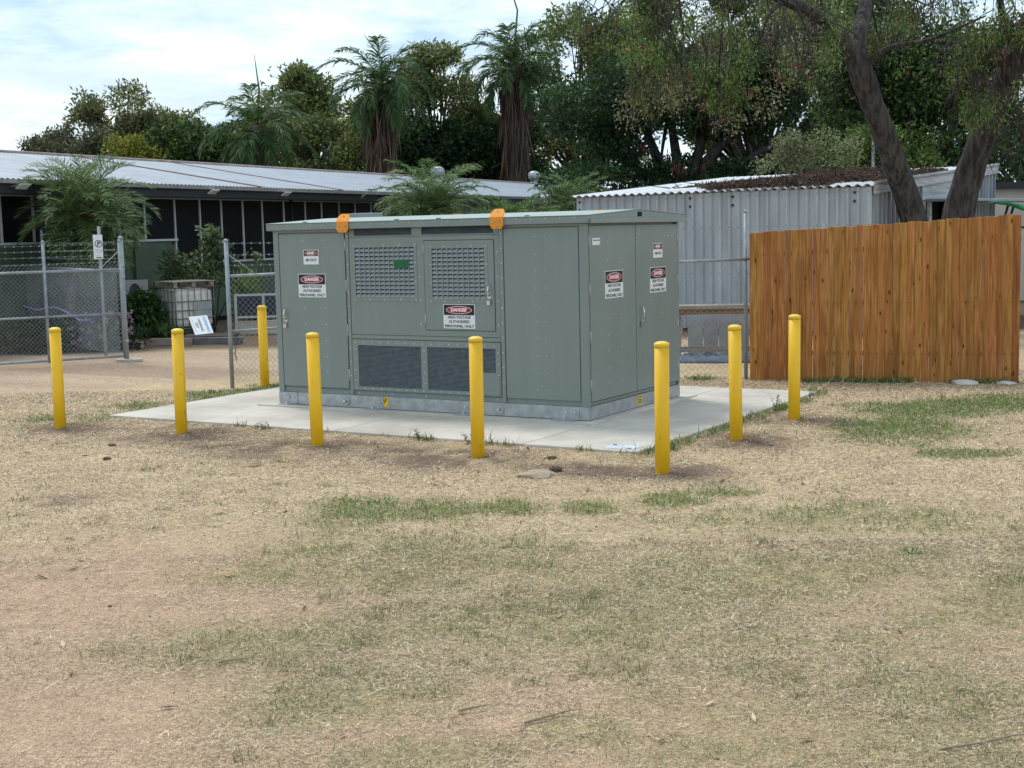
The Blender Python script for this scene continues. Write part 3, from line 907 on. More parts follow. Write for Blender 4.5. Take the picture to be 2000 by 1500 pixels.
# signs
def danger_sign(cx, cz, w, h, lines, face, small=False):
    """printed sign on the front (y=0) or on the right-hand side (x=0)"""
    hx = 'danger_sign'
    M_ = Matrix.Translation((cx, -0.007, cz)) @ Matrix.Rotation(R(90), 4, 'X') if face == 'front' else Matrix.Translation((0.007, cx, cz)) @ Matrix.Rotation(R(90), 4, 'Z') @ Matrix.Rotation(R(90), 4, 'X')
    o = MB().box(-w / 2, w / 2, -h / 2, h / 2, -0.002, 0.002).build(hx, white_p, kiosk)
    o.matrix_local = M_
    hh = h * (0.42 if small else 0.45)
    MB().box(-w / 2 + 0.008, w / 2 - 0.008, h / 2 - hh, h / 2 - 0.007, 0.002, 0.0026).build('header', black_p, o)
    cy_ = h / 2 - hh / 2 - 0.004
    for (a, b, mt, z0, z1) in ((w * 0.41, hh * 0.36, white_p, 0.0026, 0.0031), (w * 0.393, hh * 0.315, red_p, 0.0031, 0.0036)):
        MB().prism([(a * math.cos(t * math.pi / 16), cy_ + b * math.sin(t * math.pi / 16), z0) for t in range(32)], (0, 0, z1 - z0)).build('oval', mt, o)
    inst('lettering', text_mesh('DANGER', hh * 0.42, white_p, 0.003, sx=w / h / 1.5 * 1.02), o, (0, cy_, 0.004))
    n = len(lines)
    for k, t in enumerate(lines):
        yy = -h / 2 + (h - hh) * (n - k - 0.5) / n
        sz = (h - hh) / n * (0.86 if n > 1 else 0.42)
        me = text_mesh(t, sz, black_p, 0.0013)
        xs = [v.co.x for v in me.vertices]
        span = max(xs) - min(xs)
        lim = w * ((0.72, 0.66, 0.93)[k] if n > 1 else 0.72)
        me.transform(Matrix.Diagonal((lim / span, 1, 1, 1)))
        inst('lettering', me, o, (0, yy, 0.003))
    return o
HV = ['HIGH VOLTAGE', 'AUTHORISED', 'PERSONNEL ONLY']
danger_sign(-3.853, 1.856, 0.24, 0.18, ['400 VOLTS'], 'front', True)
danger_sign(-3.854, 1.504, 0.434, 0.292, HV, 'front')
s3 = danger_sign(-1.680, 1.148, 0.438, 0.284, HV, 'front')
s3.location.y = -0.0072
danger_sign(0.655, 1.494, 0.452, 0.312, HV, 'side')
danger_sign(1.831, 1.497, 0.452, 0.304, HV, 'side')
danger_sign(1.832, 1.849, 0.263, 0.176, ['11000 VOLTS'], 'side', True)
mk = MB().box(-0.092, 0.092, -0.039, 0.039, -0.001, 0.002).build('maker_plate', white_p, kiosk)
mk.matrix_local = Matrix.Translation((0.006, 0.232, 1.986)) @ Matrix.Rotation(R(90), 4, 'Z') @ Matrix.Rotation(R(90), 4, 'X')
MB().tube([(-0.072 + k * 0.006, 0.012 + 0.010 * math.sin(k * 1.9), 0.003) for k in range(17)], 0.0018, 4).build('script_mark', black_p, mk)
MB().box(0.045, 0.078, 0.004, 0.022, 0.002, 0.003).build('logo_mark', black_p, mk)
MB().box(0.055, 0.072, -0.030, -0.024, 0.002, 0.003).build('logo_mark', black_p, mk)

# ------------------------------------------------------------------ bollards
boll_post = MB().lathe([(0.066, -0.35), (0.066, 1.135)], 28).mesh('post', yellow)
boll_cap = MB().lathe([(0.0645, 1.1352), (0.0645, 1.140), (0.0685, 1.1405), (0.0685, 1.172), (0.062, 1.180), (0.040, 1.189), (0.02, 1.193), (0.004, 1.194)], 28).mesh('cap', yellow_cap)
bl_names = ['yellow steel bollard at the outer end of the row, nearest the open mesh gate',
            'yellow steel bollard second from the open mesh gate along the row before the pad',
            'yellow steel bollard standing before the tall left kiosk door',
            'yellow steel bollard standing before the lower vent grilles of the kiosk',
            'yellow steel bollard at the corner of the pad beside the metal cover plate',
            'yellow steel bollard scuffed near its base, beside the pad edge facing the double doors',
            'yellow steel bollard at the pad edge nearest the timber fence',
            'yellow steel bollard standing against the chain mesh gate leaf behind the kiosk']
for (x, y), lb in zip(BOLL, bl_names):
    b = thing('bollard', lb, 'bollard', (x, y, 0), rnd.uniform(0, 6), 'yellow bollards round the kiosk pad')
    b.rotation_euler = (rnd.uniform(-0.009, 0.009), rnd.uniform(-0.009, 0.009), rnd.uniform(0, 6))
    inst('post', boll_post, b)
    inst('cap', boll_cap, b)

# ------------------------------------------------------------------ timber fence
def wood_mat():
    m = bpy.data.materials.new('treated_pine')
    m.use_nodes = True
    t = m.node_tree
    N, Lk = t.nodes.new, t.links.new
    b = t.nodes['Principled BSDF']
    b.inputs['Roughness'].default_value = 0.75
    b.inputs['Specular IOR Level'].default_value = 0.2
    tcn, oi = N('ShaderNodeTexCoord'), N('ShaderNodeObjectInfo')
    sc = N('ShaderNodeVectorMath'); sc.operation = 'SCALE'; sc.inputs[0].default_value = (17.0, 23.0, 41.0)
    Lk(oi.outputs['Random'], sc.inputs['Scale'])
    ad = N('ShaderNodeVectorMath'); ad.operation = 'ADD'
    Lk(tcn.outputs['Object'], ad.inputs[0]); Lk(sc.outputs[0], ad.inputs[1])
    mp = N('ShaderNodeMapping'); mp.inputs['Scale'].default_value = (26, 26, 1.5)
    Lk(ad.outputs[0], mp.inputs[0])
    n1 = N('ShaderNodeTexNoise'); n1.inputs['Scale'].default_value = 1.0; n1.inputs['Detail'].default_value = 8; n1.inputs['Distortion'].default_value = 1.2
    Lk(mp.outputs[0], n1.inputs['Vector'])
    r1 = N('ShaderNodeValToRGB')
    r1.color_ramp.elements[0].position = 0.3; r1.color_ramp.elements[0].color = (*lin(142, 94, 54), 1)
    r1.color_ramp.elements[1].position = 0.72; r1.color_ramp.elements[1].color = (*lin(198, 146, 92), 1)
    e = r1.color_ramp.elements.new(0.52); e.color = (*lin(174, 120, 71), 1)
    Lk(n1.outputs['Fac'], r1.inputs[0])
    # blotchy tone along the boards
    mp2 = N('ShaderNodeMapping'); mp2.inputs['Scale'].default_value = (3, 3, 1.1)
    Lk(ad.outputs[0], mp2.inputs[0])
    n2 = N('ShaderNodeTexNoise'); n2.inputs['Scale'].default_value = 1.0; n2.inputs['Detail'].default_value = 4
    Lk(mp2.outputs[0], n2.inputs['Vector'])
    r2 = N('ShaderNodeValToRGB')
    r2.color_ramp.elements[0].position = 0.32; r2.color_ramp.elements[0].color = (0.72, 0.69, 0.66, 1)
    r2.color_ramp.elements[1].position = 0.62; r2.color_ramp.elements[1].color = (1.05, 1.05, 1.05, 1)
    Lk(n2.outputs['Fac'], r2.inputs[0])
    mu = N('ShaderNodeMixRGB'); mu.blend_type = 'MULTIPLY'; mu.inputs[0].default_value = 0.8
    Lk(r1.outputs[0], mu.inputs[1]); Lk(r2.outputs[0], mu.inputs[2])
    # knots
    mp3 = N('ShaderNodeMapping'); mp3.inputs['Scale'].default_value = (10, 3, 4.2)
    Lk(ad.outputs[0], mp3.inputs[0])
    vo = N('ShaderNodeTexVoronoi'); vo.inputs['Scale'].default_value = 1.0
    Lk(mp3.outputs[0], vo.inputs['Vector'])
    r3 = N('ShaderNodeValToRGB')
    r3.color_ramp.elements[0].position = 0.07; r3.color_ramp.elements[0].color = (1, 1, 1, 1)
    r3.color_ramp.elements[1].position = 0.19; r3.color_ramp.elements[1].color = (0, 0, 0, 1)
    Lk(vo.outputs['Distance'], r3.inputs[0])
    sx = N('ShaderNodeSeparateColor')
    Lk(vo.outputs['Color'], sx.inputs[0])
    gt = N('ShaderNodeMath'); gt.operation = 'GREATER_THAN'; gt.inputs[1].default_value = 0.45
    Lk(sx.outputs[0], gt.inputs[0])
    kf = N('ShaderNodeMath'); kf.operation = 'MULTIPLY'
    Lk(gt.outputs[0], kf.inputs[0]); Lk(r3.outputs[0], kf.inputs[1])
    mk_ = N('ShaderNodeMixRGB'); mk_.inputs[2].default_value = (*lin(84, 44, 22), 1)
    Lk(kf.outputs[0], mk_.inputs[0]); Lk(mu.outputs[0], mk_.inputs[1])
    hs = N('ShaderNodeHueSaturation')
    m1 = N('ShaderNodeMapRange'); m1.inputs['To Min'].default_value = 0.86; m1.inputs['To Max'].default_value = 1.10
    Lk(oi.outputs['Random'], m1.inputs['Value']); Lk(m1.outputs[0], hs.inputs['Value'])
    fr = N('ShaderNodeMath'); fr.operation = 'MULTIPLY'; fr.inputs[1].default_value = 7.31
    Lk(oi.outputs['Random'], fr.inputs[0])
    f2 = N('ShaderNodeMath'); f2.operation = 'FRACT'; Lk(fr.outputs[0], f2.inputs[0])
    m2 = N('ShaderNodeMapRange'); m2.inputs['To Min'].default_value = 0.492; m2.inputs['To Max'].default_value = 0.508
    Lk(f2.outputs[0], m2.inputs['Value']); Lk(m2.outputs[0], hs.inputs['Hue'])
    hs.inputs['Saturation'].default_value = 1.04
    Lk(mk_.outputs[0], hs.inputs['Color'])
    Lk(hs.outputs[0], b.inputs['Base Color'])
    bp = N('ShaderNodeBump'); bp.inputs['Strength'].default_value = 0.35; bp.inputs['Distance'].default_value = 0.004
    Lk(n1.outputs['Fac'], bp.inputs['Height']); Lk(bp.outputs[0], b.inputs['Normal'])
    return m
pine = wood_mat()
fx0, fy0, fx1, fy1 = 3.39, 19.561, 6.832, 18.505
flen = math.hypot(fx1 - fx0, fy1 - fy0)
fence = thing('timber_fence', 'treated pine paling fence of close upright boards with knots and a rising top edge', 'fence', (fx0, fy0, 0), math.atan2(fy1 - fy0, fx1 - fx0))
NP = 37
pw = flen / NP
for k in range(NP):
    h = 2.075 + (2.245 - 2.075) * k / (NP - 1) + rnd.uniform(-0.006, 0.006) + 0.03
    w = pw - rnd.uniform(0.0005, 0.0025)
    if k in (8, 11, 15):
        w -= 0.004
    mb = MB().box(0, w, 0, 0.016, -0.03, h - 0.03)
    o = mb.build('paling', pine, fence, (k * pw, rnd.uniform(-0.005, 0.005), rnd.uniform(0.0, 0.012)), (0, rnd.uniform(-0.0015, 0.0015), 0))
    md = o.modifiers.new('bevel', 'BEVEL'); md.width = 0.005; md.segments = 1; md.limit_method = 'ANGLE'
nl_ = MB()
for k in range(NP):
    for z in (0.385, 1.085, 1.76 + 0.16 * k / NP):
        for dx in (0.022, 0.072):
            nl_.tube([(k * pw + dx, -0.004, z + rnd.uniform(-.01, .01)), (k * pw + dx, -0.0075, z)], 0.004, 5)
nl_.build('nails', mat('nail_head', (0.10, 0.08, 0.07), rough=0.6, metal=0.4), fence, kind='stuff')
for z0, z1 in ((0.35, 0.42), (1.05, 1.12), (1.72, 1.88)):
    MB().add([(0.0, 0.024, z0), (flen, 0.024, z1 if z0 > 1.5 else z0), (flen, 0.062, z1 if z0 > 1.5 else z0), (0.0, 0.062, z0),
              (0.0, 0.024, z0 + 0.07), (flen, 0.024, (z1 if z0 > 1.5 else z0) + 0.07), (flen, 0.062, (z1 if z0 > 1.5 else z0) + 0.07), (0.0, 0.062, z0 + 0.07)],
             [(0, 3, 2, 1), (4, 5, 6, 7), (0, 1, 5, 4), (1, 2, 6, 5), (2, 3, 7, 6), (3, 0, 4, 7)]).build('rail', pine, fence)
for x in (0.05, flen / 2, flen - 0.12):
    MB().box(x, x + 0.1, 0.064, 0.164, -0.3, 1.95).build('post', pine, fence)

# ------------------------------------------------------------------ chain mesh fences and gates
def chain(mb, x0, x1, z0, z1, step=0.088, r=0.0021, spikes=0.0, y=0.0):
    """diamond mesh in the local xz plane: two families of straight wires"""
    h, w = z1 - z0, x1 - x0
    def wire(p, q):
        p, q = Vector(p), Vector(q)
        d = (q - p).normalized()
        a = Vector((0, 1, 0))
        b = d.cross(a)
        vs = []
        for c in (p, q):
            for t in (0, 2.094, 4.189):
                vs.append(c + (a * math.cos(t) + b * math.sin(t)) * r)
        mb.add(vs, [(0, 1, 4, 3), (1, 2, 5, 4), (2, 0, 3, 5)])
    n = int((w + h) / step) + 1
    for k in range(n):
        s_ = k * step
        xa, za = (x0 + s_, z0) if s_ <= w else (x1, z0 + s_ - w)
        xb, zb = (x0, z0 + s_) if s_ <= h else (x0 + s_ - h, z1)
        if xa - xb > 0.01:
            ov = spikes if zb >= z1 - 1e-6 else 0
            wire((xa, y - 0.0022, za), (xb - ov, y - 0.0022, zb + ov * 1.2))
        xa, za = (x1 - s_, z0) if s_ <= w else (x0, z0 + s_ - w)
        xb, zb = (x1, z0 + s_) if s_ <= h else (x1 - s_ + h, z1)
        if xb - xa > 0.01:
            wire((xa, y + 0.0022, za), (xb, y + 0.0022, zb))
    return mb
def strand(x0, x1, z, z_end=None, sag=0.015, barbs=True):
    mb = MB()
    n = 9
    ze = z if z_end is None else z_end
    pts = [(x0 + (x1 - x0) * k / n, 0, z + (ze - z) * k / n - sag * math.sin(math.pi * k / n)) for k in range(n + 1)]
    mb.tube(pts, 0.0022, 4)
    if barbs:
        k = x0 + 0.1
        while k < x1:
            f = (k - x0) / (x1 - x0)
            zz = z + (ze - z) * f - sag * math.sin(math.pi * f)
            mb.bar((k - 0.012, 0, zz - 0.014), (k + 0.012, 0, zz + 0.014), 0.004, 0.004).bar((k - 0.012, 0, zz + 0.014), (k + 0.012, 0, zz - 0.014), 0.004, 0.004)
            k += 0.14
    return mb
# section beside the timber fence, running behind the kiosk
sec = thing('chain_mesh_fence', 'galvanised chain mesh fence with barbed wire, between the kiosk and the timber fence', 'fence', (3.36, 19.72, 0), math.atan2(-0.22, 2.2))
sec.rotation_euler[2] = R(-3)
MB().tube([(0, 0, -0.3), (0, 0, 2.37)], 0.027, 12).build('post', gal_dull, sec)
MB().tube([(-2.6, 0, -0.3), (-2.6, 0, 2.37)], 0.027, 12).build('post', gal_dull, sec)
MB().lathe([(0.03, 2.365), (0.03, 2.40), (0.01, 2.41)], 12).build('post_cap', gal_dull, sec)
MB().tube([(-2.6, -0.03, 1.66), (0.1, -0.03, 1.715)], 0.022, 10).build('top_rail', gal_dull, sec)
MB().tube([(-2.6, 0, 0.9), (0.0, 0, 0.93)], 0.003, 5).build('tension_wire', wirem, sec)
chain(MB(), -2.6, 0.0, 0.03, 1.66, 0.088, 0.0022, 0.05).build('mesh', wirem, sec, kind='stuff')
for z in (1.98, 2.16, 2.32):
    strand(-2.6, 0.0, z - 0.03, z).build('barbed_wire', wirem, sec)
# half-open leaf standing behind the kiosk corner
lf = thing('mesh_gate_leaf', 'galvanised chain mesh gate leaf with a hanging chain, closing against the kiosk corner', 'gate', (-4.10, 20.16, 0), math.atan2(0.487, 0.60))
lf.rotation_euler[2] = R(36)
MB().tube([(0, 0, -0.25), (0, 0, 2.14)], 0.031, 14).build('stile', gal_dull, lf)
MB().lathe([(0.034, 2.12), (0.034, 2.155), (0.01, 2.165)], 14).build('stile_cap', gal_dull, lf)
GW = 2.0
MB().tube([(GW, 0, 0.05), (GW, 0, 2.14)], 0.028, 12).build('stile', gal_dull, lf)
MB().tube([(0, 0, 1.625), (GW, 0, 1.64)], 0.021, 10).build('top_rail', gal_dull, lf)
MB().tube([(0, 0, 0.82), (GW, 0, 0.84)], 0.017, 10).build('mid_rail', gal_dull, lf)
MB().tube([(0.0, -0.01, 1.95), (0.45, -0.01, 1.64)], 0.006, 6).build('brace_wire', wirem, lf)
chain(MB(), 0.03, GW, 0.06, 1.63, 0.088, 0.0022, 0.0).build('mesh', wirem, lf, kind='stuff')
for k in range(16):
    MB().bar((0.1 + k * 0.12, 0, 1.64), (0.1 + k * 0.12, 0, 1.72), 0.004, 0.004).build('wire_end', wirem, lf)
for z in (1.78, 1.93, 2.1):
    strand(0.02, GW, z, None, 0.01).build('barbed_wire', wirem, lf)
ch = MB()
for k in range(13):
    zc_ = 0.80 - k * 0.033
    xx = 0.05 + 0.02 * math.sin(k * 0.5) + k * 0.002
    pts = [(xx + 0.011 * math.cos(t * math.pi / 4) * (1 if k % 2 else 0.2), -0.04 + 0.011 * math.cos(t * math.pi / 4) * (0.2 if k % 2 else 1), zc_ + 0.023 * math.sin(t * math.pi / 4)) for t in range(9)]
    ch.tube(pts, 0.004, 5, caps=False)
ch.build('chain', mat('old_chain', (0.16, 0.15, 0.14), (0.09, 0.08, 0.07), rough=0.6, metal=0.5), lf)
# open leaf on the left with its hinge post
post = thing('gate_post', 'round galvanised hinge post of the open mesh gate, set in a concrete foot', 'post', (-6.936, 24.853, 0))
MB().tube([(0, 0, -0.3), (0, 0, 2.2)], 0.044, 16).build('post_tube', gal_dull, post)
MB().lathe([(0.047, 2.19), (0.047, 2.225), (0.03, 2.245), (0.01, 2.25)], 16).build('post_cap', gal_dull, post)
for z in (0.35, 1.5, 1.7):
    MB().lathe([(0.05, z), (0.05, z + 0.05)], 16).build('hinge_clamp', gal, post)
MB().prism([(-0.16, -0.14, 0), (0.12, -0.2, 0), (0.3, -0.08, 0), (0.26, 0.12, 0), (-0.05, 0.18, 0), (-0.2, 0.06, 0)], (0, 0, 0.05)).build('concrete_foot', conc, post, bevel=0.01)
leaf = thing('mesh_gate_leaf', 'open galvanised chain mesh gate leaf hung beside the flower bed', 'gate', (-6.90, 24.62, 0), math.pi + math.atan2(24.161 - 23.207, 8.619 - 6.858))
LW = 4.0
for x, zt in ((0, 2.16), (1.30, 2.17), (2.7, 2.17), (LW, 2.17)):
    MB().tube([(x, 0, 0.08), (x, 0, zt)], 0.027, 12).build('stile', gal_dull, leaf)
    MB().lathe([(0.030, zt - 0.01), (0.030, zt + 0.02), (0.008, zt + 0.03)], 12).build('stile_cap', gal_dull, leaf).location = (x, 0, 0)
for z, r_, nm in ((1.66, 0.024, 'top_rail'), (0.88, 0.019, 'mid_rail'), (0.12, 0.022, 'bottom_rail')):
    MB().tube([(0, -0.0, z), (LW, 0.0, z)], r_, 10).build(nm, gal_dull, leaf)
chain(MB(), 0.02, LW, 0.12, 1.70, 0.075, 0.0022, 0.09, 0.026).build('mesh', wirem, leaf, kind='stuff')
for z in (1.80, 1.92, 2.02, 2.12):
    strand(0.0, LW, z, None, 0.012).build('barbed_wire', wirem, leaf)
MB().tube([(0.0, -0.01, 2.0), (0.38, -0.01, 1.66)], 0.005, 6).build('brace_wire', mat('white_rope', (0.7, 0.7, 0.66)), leaf)
# boundary fence behind it with the sign on its post
bf = thing('chain_mesh_fence', 'galvanised chain mesh boundary fence running behind the flower bed from the sign post', 'fence', (-7.60, 25.83, 0), math.atan2(32.0 - 25.83, -11.9 + 7.6))
for x, zt in ((0, 2.44), (3.6, 2.42), (7.4, 2.4)):
    MB().tube([(x, 0, -0.2), (x, 0, zt)], 0.029, 12).build('post', gal_dull, bf)
MB().tube([(-0.9, 0, 1.62), (7.4, 0, 1.66)], 0.021, 10).build('top_rail', gal_dull, bf)
chain(MB(), -0.9, 7.4, 0.1, 1.62, 0.085, 0.0020, 0.08, 0.022).build('mesh', wirem, bf, kind='stuff')
for z in (1.85, 2.0, 2.15):
    strand(-0.9, 7.4, z, None, 0.02).build('barbed_wire', wirem, bf)
sg = thing('notice_sign', 'narrow white notice with a black ringed letter F symbol, fixed to the fence post', 'sign', (-7.615, 25.775, 2.06), 0.15)
MB().box(-0.085, 0.085, -0.004, 0.004, -0.225, 0.225).build('panel', white_p, sg, bevel=0.003)
ring = [(0.062 * math.cos(t * math.pi / 12), 0.062 * math.sin(t * math.pi / 12), 0) for t in range(25)]
MB().tube(ring, 0.006, 6, caps=False).build('ring', black_p, sg, (0.01, -0.006, 0.06), (R(90), 0, 0))
inst('lettering', text_mesh('F', 0.10, black_p, 0.003, depth=0.001), sg, (0.012, -0.008, 0.06), (R(90), 0, 0.0))
MB().bar((0.055, -0.007, 0.10), (-0.03, -0.007, 0.015), 0.003, 0.010).build('slash', black_p, sg)
for z in (-0.05, -0.075, -0.10):
    MB().box(-0.06, 0.06, -0.006, -0.004, z - 0.003, z + 0.003).build('text_line', mat('grey_print', (0.45, 0.46, 0.48)), sg)
MB().box(-0.04, 0.055, -0.006, -0.004, -0.205, -0.188).build('text_line', black_p, sg)
MB().tube([(0.0, -0.009, 0.2), (0, -0.004, 0.2)], 0.009, 8).build('screw', gal, sg)

# ------------------------------------------------------------------ long building
roofing = mat('weathered_iron_roof', (0.29, 0.335, 0.395), (0.225, 0.262, 0.315), rough=0.55, metal=0.1, scale=0.9, rand=0.0, detail=10)
rust = mat('rusty_lap', (0.22, 0.115, 0.075), (0.13, 0.065, 0.045), rough=0.9, scale=4)
dark_trim = mat('dark_fascia', (0.022, 0.030, 0.036), rough=0.6)
soffit_m = mat('soffit_grey', (0.10, 0.11, 0.12), rough=0.8)
green_clad = mat('green_cladding', (0.075, 0.115, 0.078), (0.055, 0.088, 0.060), rough=0.6, scale=3, rand=0.06)
frame_w = mat('window_frame_pale', (0.52, 0.54, 0.55), (0.42, 0.44, 0.45), rough=0.55)
pane_m = mat('dark_window_screen', (0.006, 0.007, 0.012), (0.004, 0.005, 0.008), rough=0.35, spec=0.2)
bld = thing('long_building', 'long low building with pale iron roof, rusty lap lines, dark windows and green cladding', 'building', (-10.3, 28.4, 0), math.atan2(0.9237, 0.383))
BL0, BL1 = -5.0, 52.0
EV = 3.48
def corr(x0, x1, y0, z0, y1, z1, pitch, amp, mb, n=6):
    k = int((x1 - x0) / pitch * n)
    vs, fs = [], []
    for i_ in range(k + 1):
        x = x0 + (x1 - x0) * i_ / k
        dz = amp * math.sin(2 * math.pi * i_ / n)
        vs += [(x, y0, z0 + dz), (x, y1, z1 + dz)]
    for i_ in range(k):
        fs.append((2 * i_, 2 * i_ + 2, 2 * i_ + 3, 2 * i_ + 1))
    mb.add(vs, fs, 0, True)
    # underside
    n0 = len(vs)
    mb.add([(v[0], v[1], v[2] - 0.012) for v in vs], [tuple(reversed(f)) for f in fs], 0, True)
mb = MB()
corr(BL0, 47.0, -0.05, EV, 6.0, 4.53, 0.16, 0.012, mb)
rfb = mb.build('roof', roofing, bld)
MB().add([(47.0, -0.05, EV), (52.5, -0.05, EV), (47.0, 6.0, 4.53), (47.0, 8.0, 4.2), (52.5, 8.0, 4.2), (47.0, -0.05, EV - 0.02), (52.5, -0.05, EV - 0.02), (47.0, 6.0, 4.51), (47.0, 8.0, 4.18), (52.5, 8.0, 4.18)],
         [(0, 1, 2), (1, 4, 2), (4, 3, 2), (5, 7, 6), (6, 7, 9), (9, 7, 8), (0, 5, 6, 1), (1, 6, 9, 4), (4, 9, 8, 3)]).build('hip_end', roofing, rfb)
MB().add([(BL0, 6.0, 4.53), (47.0, 6.0, 4.53), (47.0, 8.0, 4.2), (BL0, 8.0, 4.2), (BL0, 6.0, 4.51), (47.0, 6.0, 4.51), (47.0, 8.0, 4.18), (BL0, 8.0, 4.18)],
         [(0, 1, 2, 3), (7, 6, 5, 4), (0, 3, 7, 4), (3, 2, 6, 7)]).build('rear_slope', roofing, rfb)
MB().tube([(BL0, 6.0, 4.535), (47.0, 6.0, 4.535)], 0.07, 8).build('ridge_cap', mat('ridge_rusty', (0.34, 0.29, 0.27), (0.22, 0.17, 0.15), rough=0.8, scale=3), rfb)
for s_ in (9.55, 13.8):
    for off, w in ((0, 0.16), (0.24, 0.05)):
        MB().add([(s_ + off, -0.06, EV + 0.0175), (s_ + off + w, -0.06, EV + 0.0175), (s_ + off + w, 6.0, 4.5475), (s_ + off, 6.0, 4.5475),
                  (s_ + off, -0.06, EV + 0.013), (s_ + off + w, -0.06, EV + 0.013), (s_ + off + w, 6.0, 4.543), (s_ + off, 6.0, 4.543)],
                 [(0, 1, 2, 3), (7, 6, 5, 4), (0, 4, 5, 1), (1, 5, 6, 2), (2, 6, 7, 3), (3, 7, 4, 0)]).build('rusty_lap', rust, rfb)
MB().box(BL0, 52.5, -0.14, -0.055, EV - 0.10, EV - 0.015).build('gutter', mat('gutter_grey', (0.30, 0.29, 0.28), (0.20, 0.19, 0.185), rough=0.7), bld)
MB().box(BL0, 52.5, -0.05, 0.0, EV - 0.30, EV - 0.03).build('fascia', dark_trim, bld)
MB().box(BL0, 52.0, 0.0, 0.56, EV - 0.26, EV - 0.24).build('soffit', soffit_m, bld)
MB().box(BL0, 52.0, 0.56, 0.70, 3.185, EV - 0.245).build('head_wall', soffit_m, bld)
for s_ in (0.40, 7.15, 10.58):
    MB().prism([(s_ - 0.16, -0.30, EV - 0.13), (s_ + 0.16, -0.30, EV - 0.13), (s_ + 0.16, -0.16, EV - 0.22), (s_ - 0.16, -0.16, EV - 0.22)], (0, 0.0, 0.025)).build('floodlight', white_p, bld)
MB().box(BL0, 51.5, 0.72, 7.6, 0.0, 3.17).build('core', cavity, bld)
MB().prism([(BL0, 7.62, 0.0), (46.8, 7.62, 0.0), (46.8, 7.62, 4.15), (BL0, 7.62, 4.15)], (0, 0.06, 0)).build('rear_wall', soffit_m, bld)
MB().box(BL0, 52.0, 0.67, 0.718, 0.0, 3.18).build('backing_wall', mat('dark_interior', (0.010, 0.011, 0.013), rough=0.9), bld)  # near-black sheet stands in for the unlit rooms behind the windows
edges = [-4.5, -3.4, -2.3, -1.25, -0.35, 0.61, 1.59, 2.66, 3.56, 4.48, 5.44, 6.65, 7.72, 8.68, 9.69, 10.65, 11.77, 12.95, 13.89, 14.94, 15.94]
k = 16.98
while k < 51.5:
    edges.append(k)
    k += 1.05
for a, b in zip(edges[:-1], edges[1:]):
    zs_ = 2.15 if b <= 6.7 else 1.55
    wd = MB().box(a + 0.028, b - 0.028, 0.63, 0.645, zs_ + 0.03, 3.15).build('window', pane_m, bld)
    MB().box(a + 0.0285, b - 0.0285, 0.61, 0.66, 3.151, 3.183).build('head', frame_w, wd)
    MB().box(a - 0.027, b + 0.027 if b == 6.65 else b - 0.0285, 0.56, 0.66, zs_ - 0.03, zs_ + 0.025).build('sill', frame_w, wd)
for e_ in edges:
    MB().box(e_ - 0.028, e_ + 0.028, 0.60, 0.66, (2.18 if e_ < 6.6 else 1.58), 3.184).build('mullion', frame_w, bld)
pan_hi = MB().box(0.006, 0.364, 0.60, 0.66, 0.12, 2.11).mesh('cladding_panel', green_clad)
pan_lo = MB().box(0.006, 0.364, 0.60, 0.66, 0.12, 1.51).mesh('cladding_panel', green_clad)
k = BL0
while k < 51.5:
    inst('cladding_panel', pan_hi if k + 0.37 < 6.68 else pan_lo, bld, (k, 0, 0))
    k += 0.37
MB().box(4.9, 6.1, 0.52, 0.598, 0.12, 2.08).build('downpipe_panel', green_clad, bld)
MB().tube([(12.0, 0.50, 0.2), (12.0, 0.50, 3.2)], 0.045, 8).build('downpipe', dark_trim, bld)
def whirly(x, y, z, lb, cat='roof vent'):
    t = thing('roof_vent', lb, cat, (x, y, z))
    MB().lathe([(0.20, -0.45), (0.20, 0.0)], 16).build('neck', gal, t)
    MB().lathe([(0.21, 0.0), (0.30, 0.10), (0.33, 0.22), (0.28, 0.36), (0.14, 0.44), (0.02, 0.46)], 20, smooth=False).build('turbine', gal, t)
def bpt(s_, w_):
    return (-10.3 + 0.383 * s_ - 0.9237 * w_, 28.4 + 0.9237 * s_ + 0.383 * w_)
x_, y_ = bpt(32.3, 5.5)
whirly(x_, y_, 4.55, 'round galvanised turbine vent on the iron roof behind the bushy palm')
x_, y_ = bpt(45.0, 6.0)
whirly(x_, y_, 4.75, 'round galvanised turbine vent at the far hip end of the iron roof')

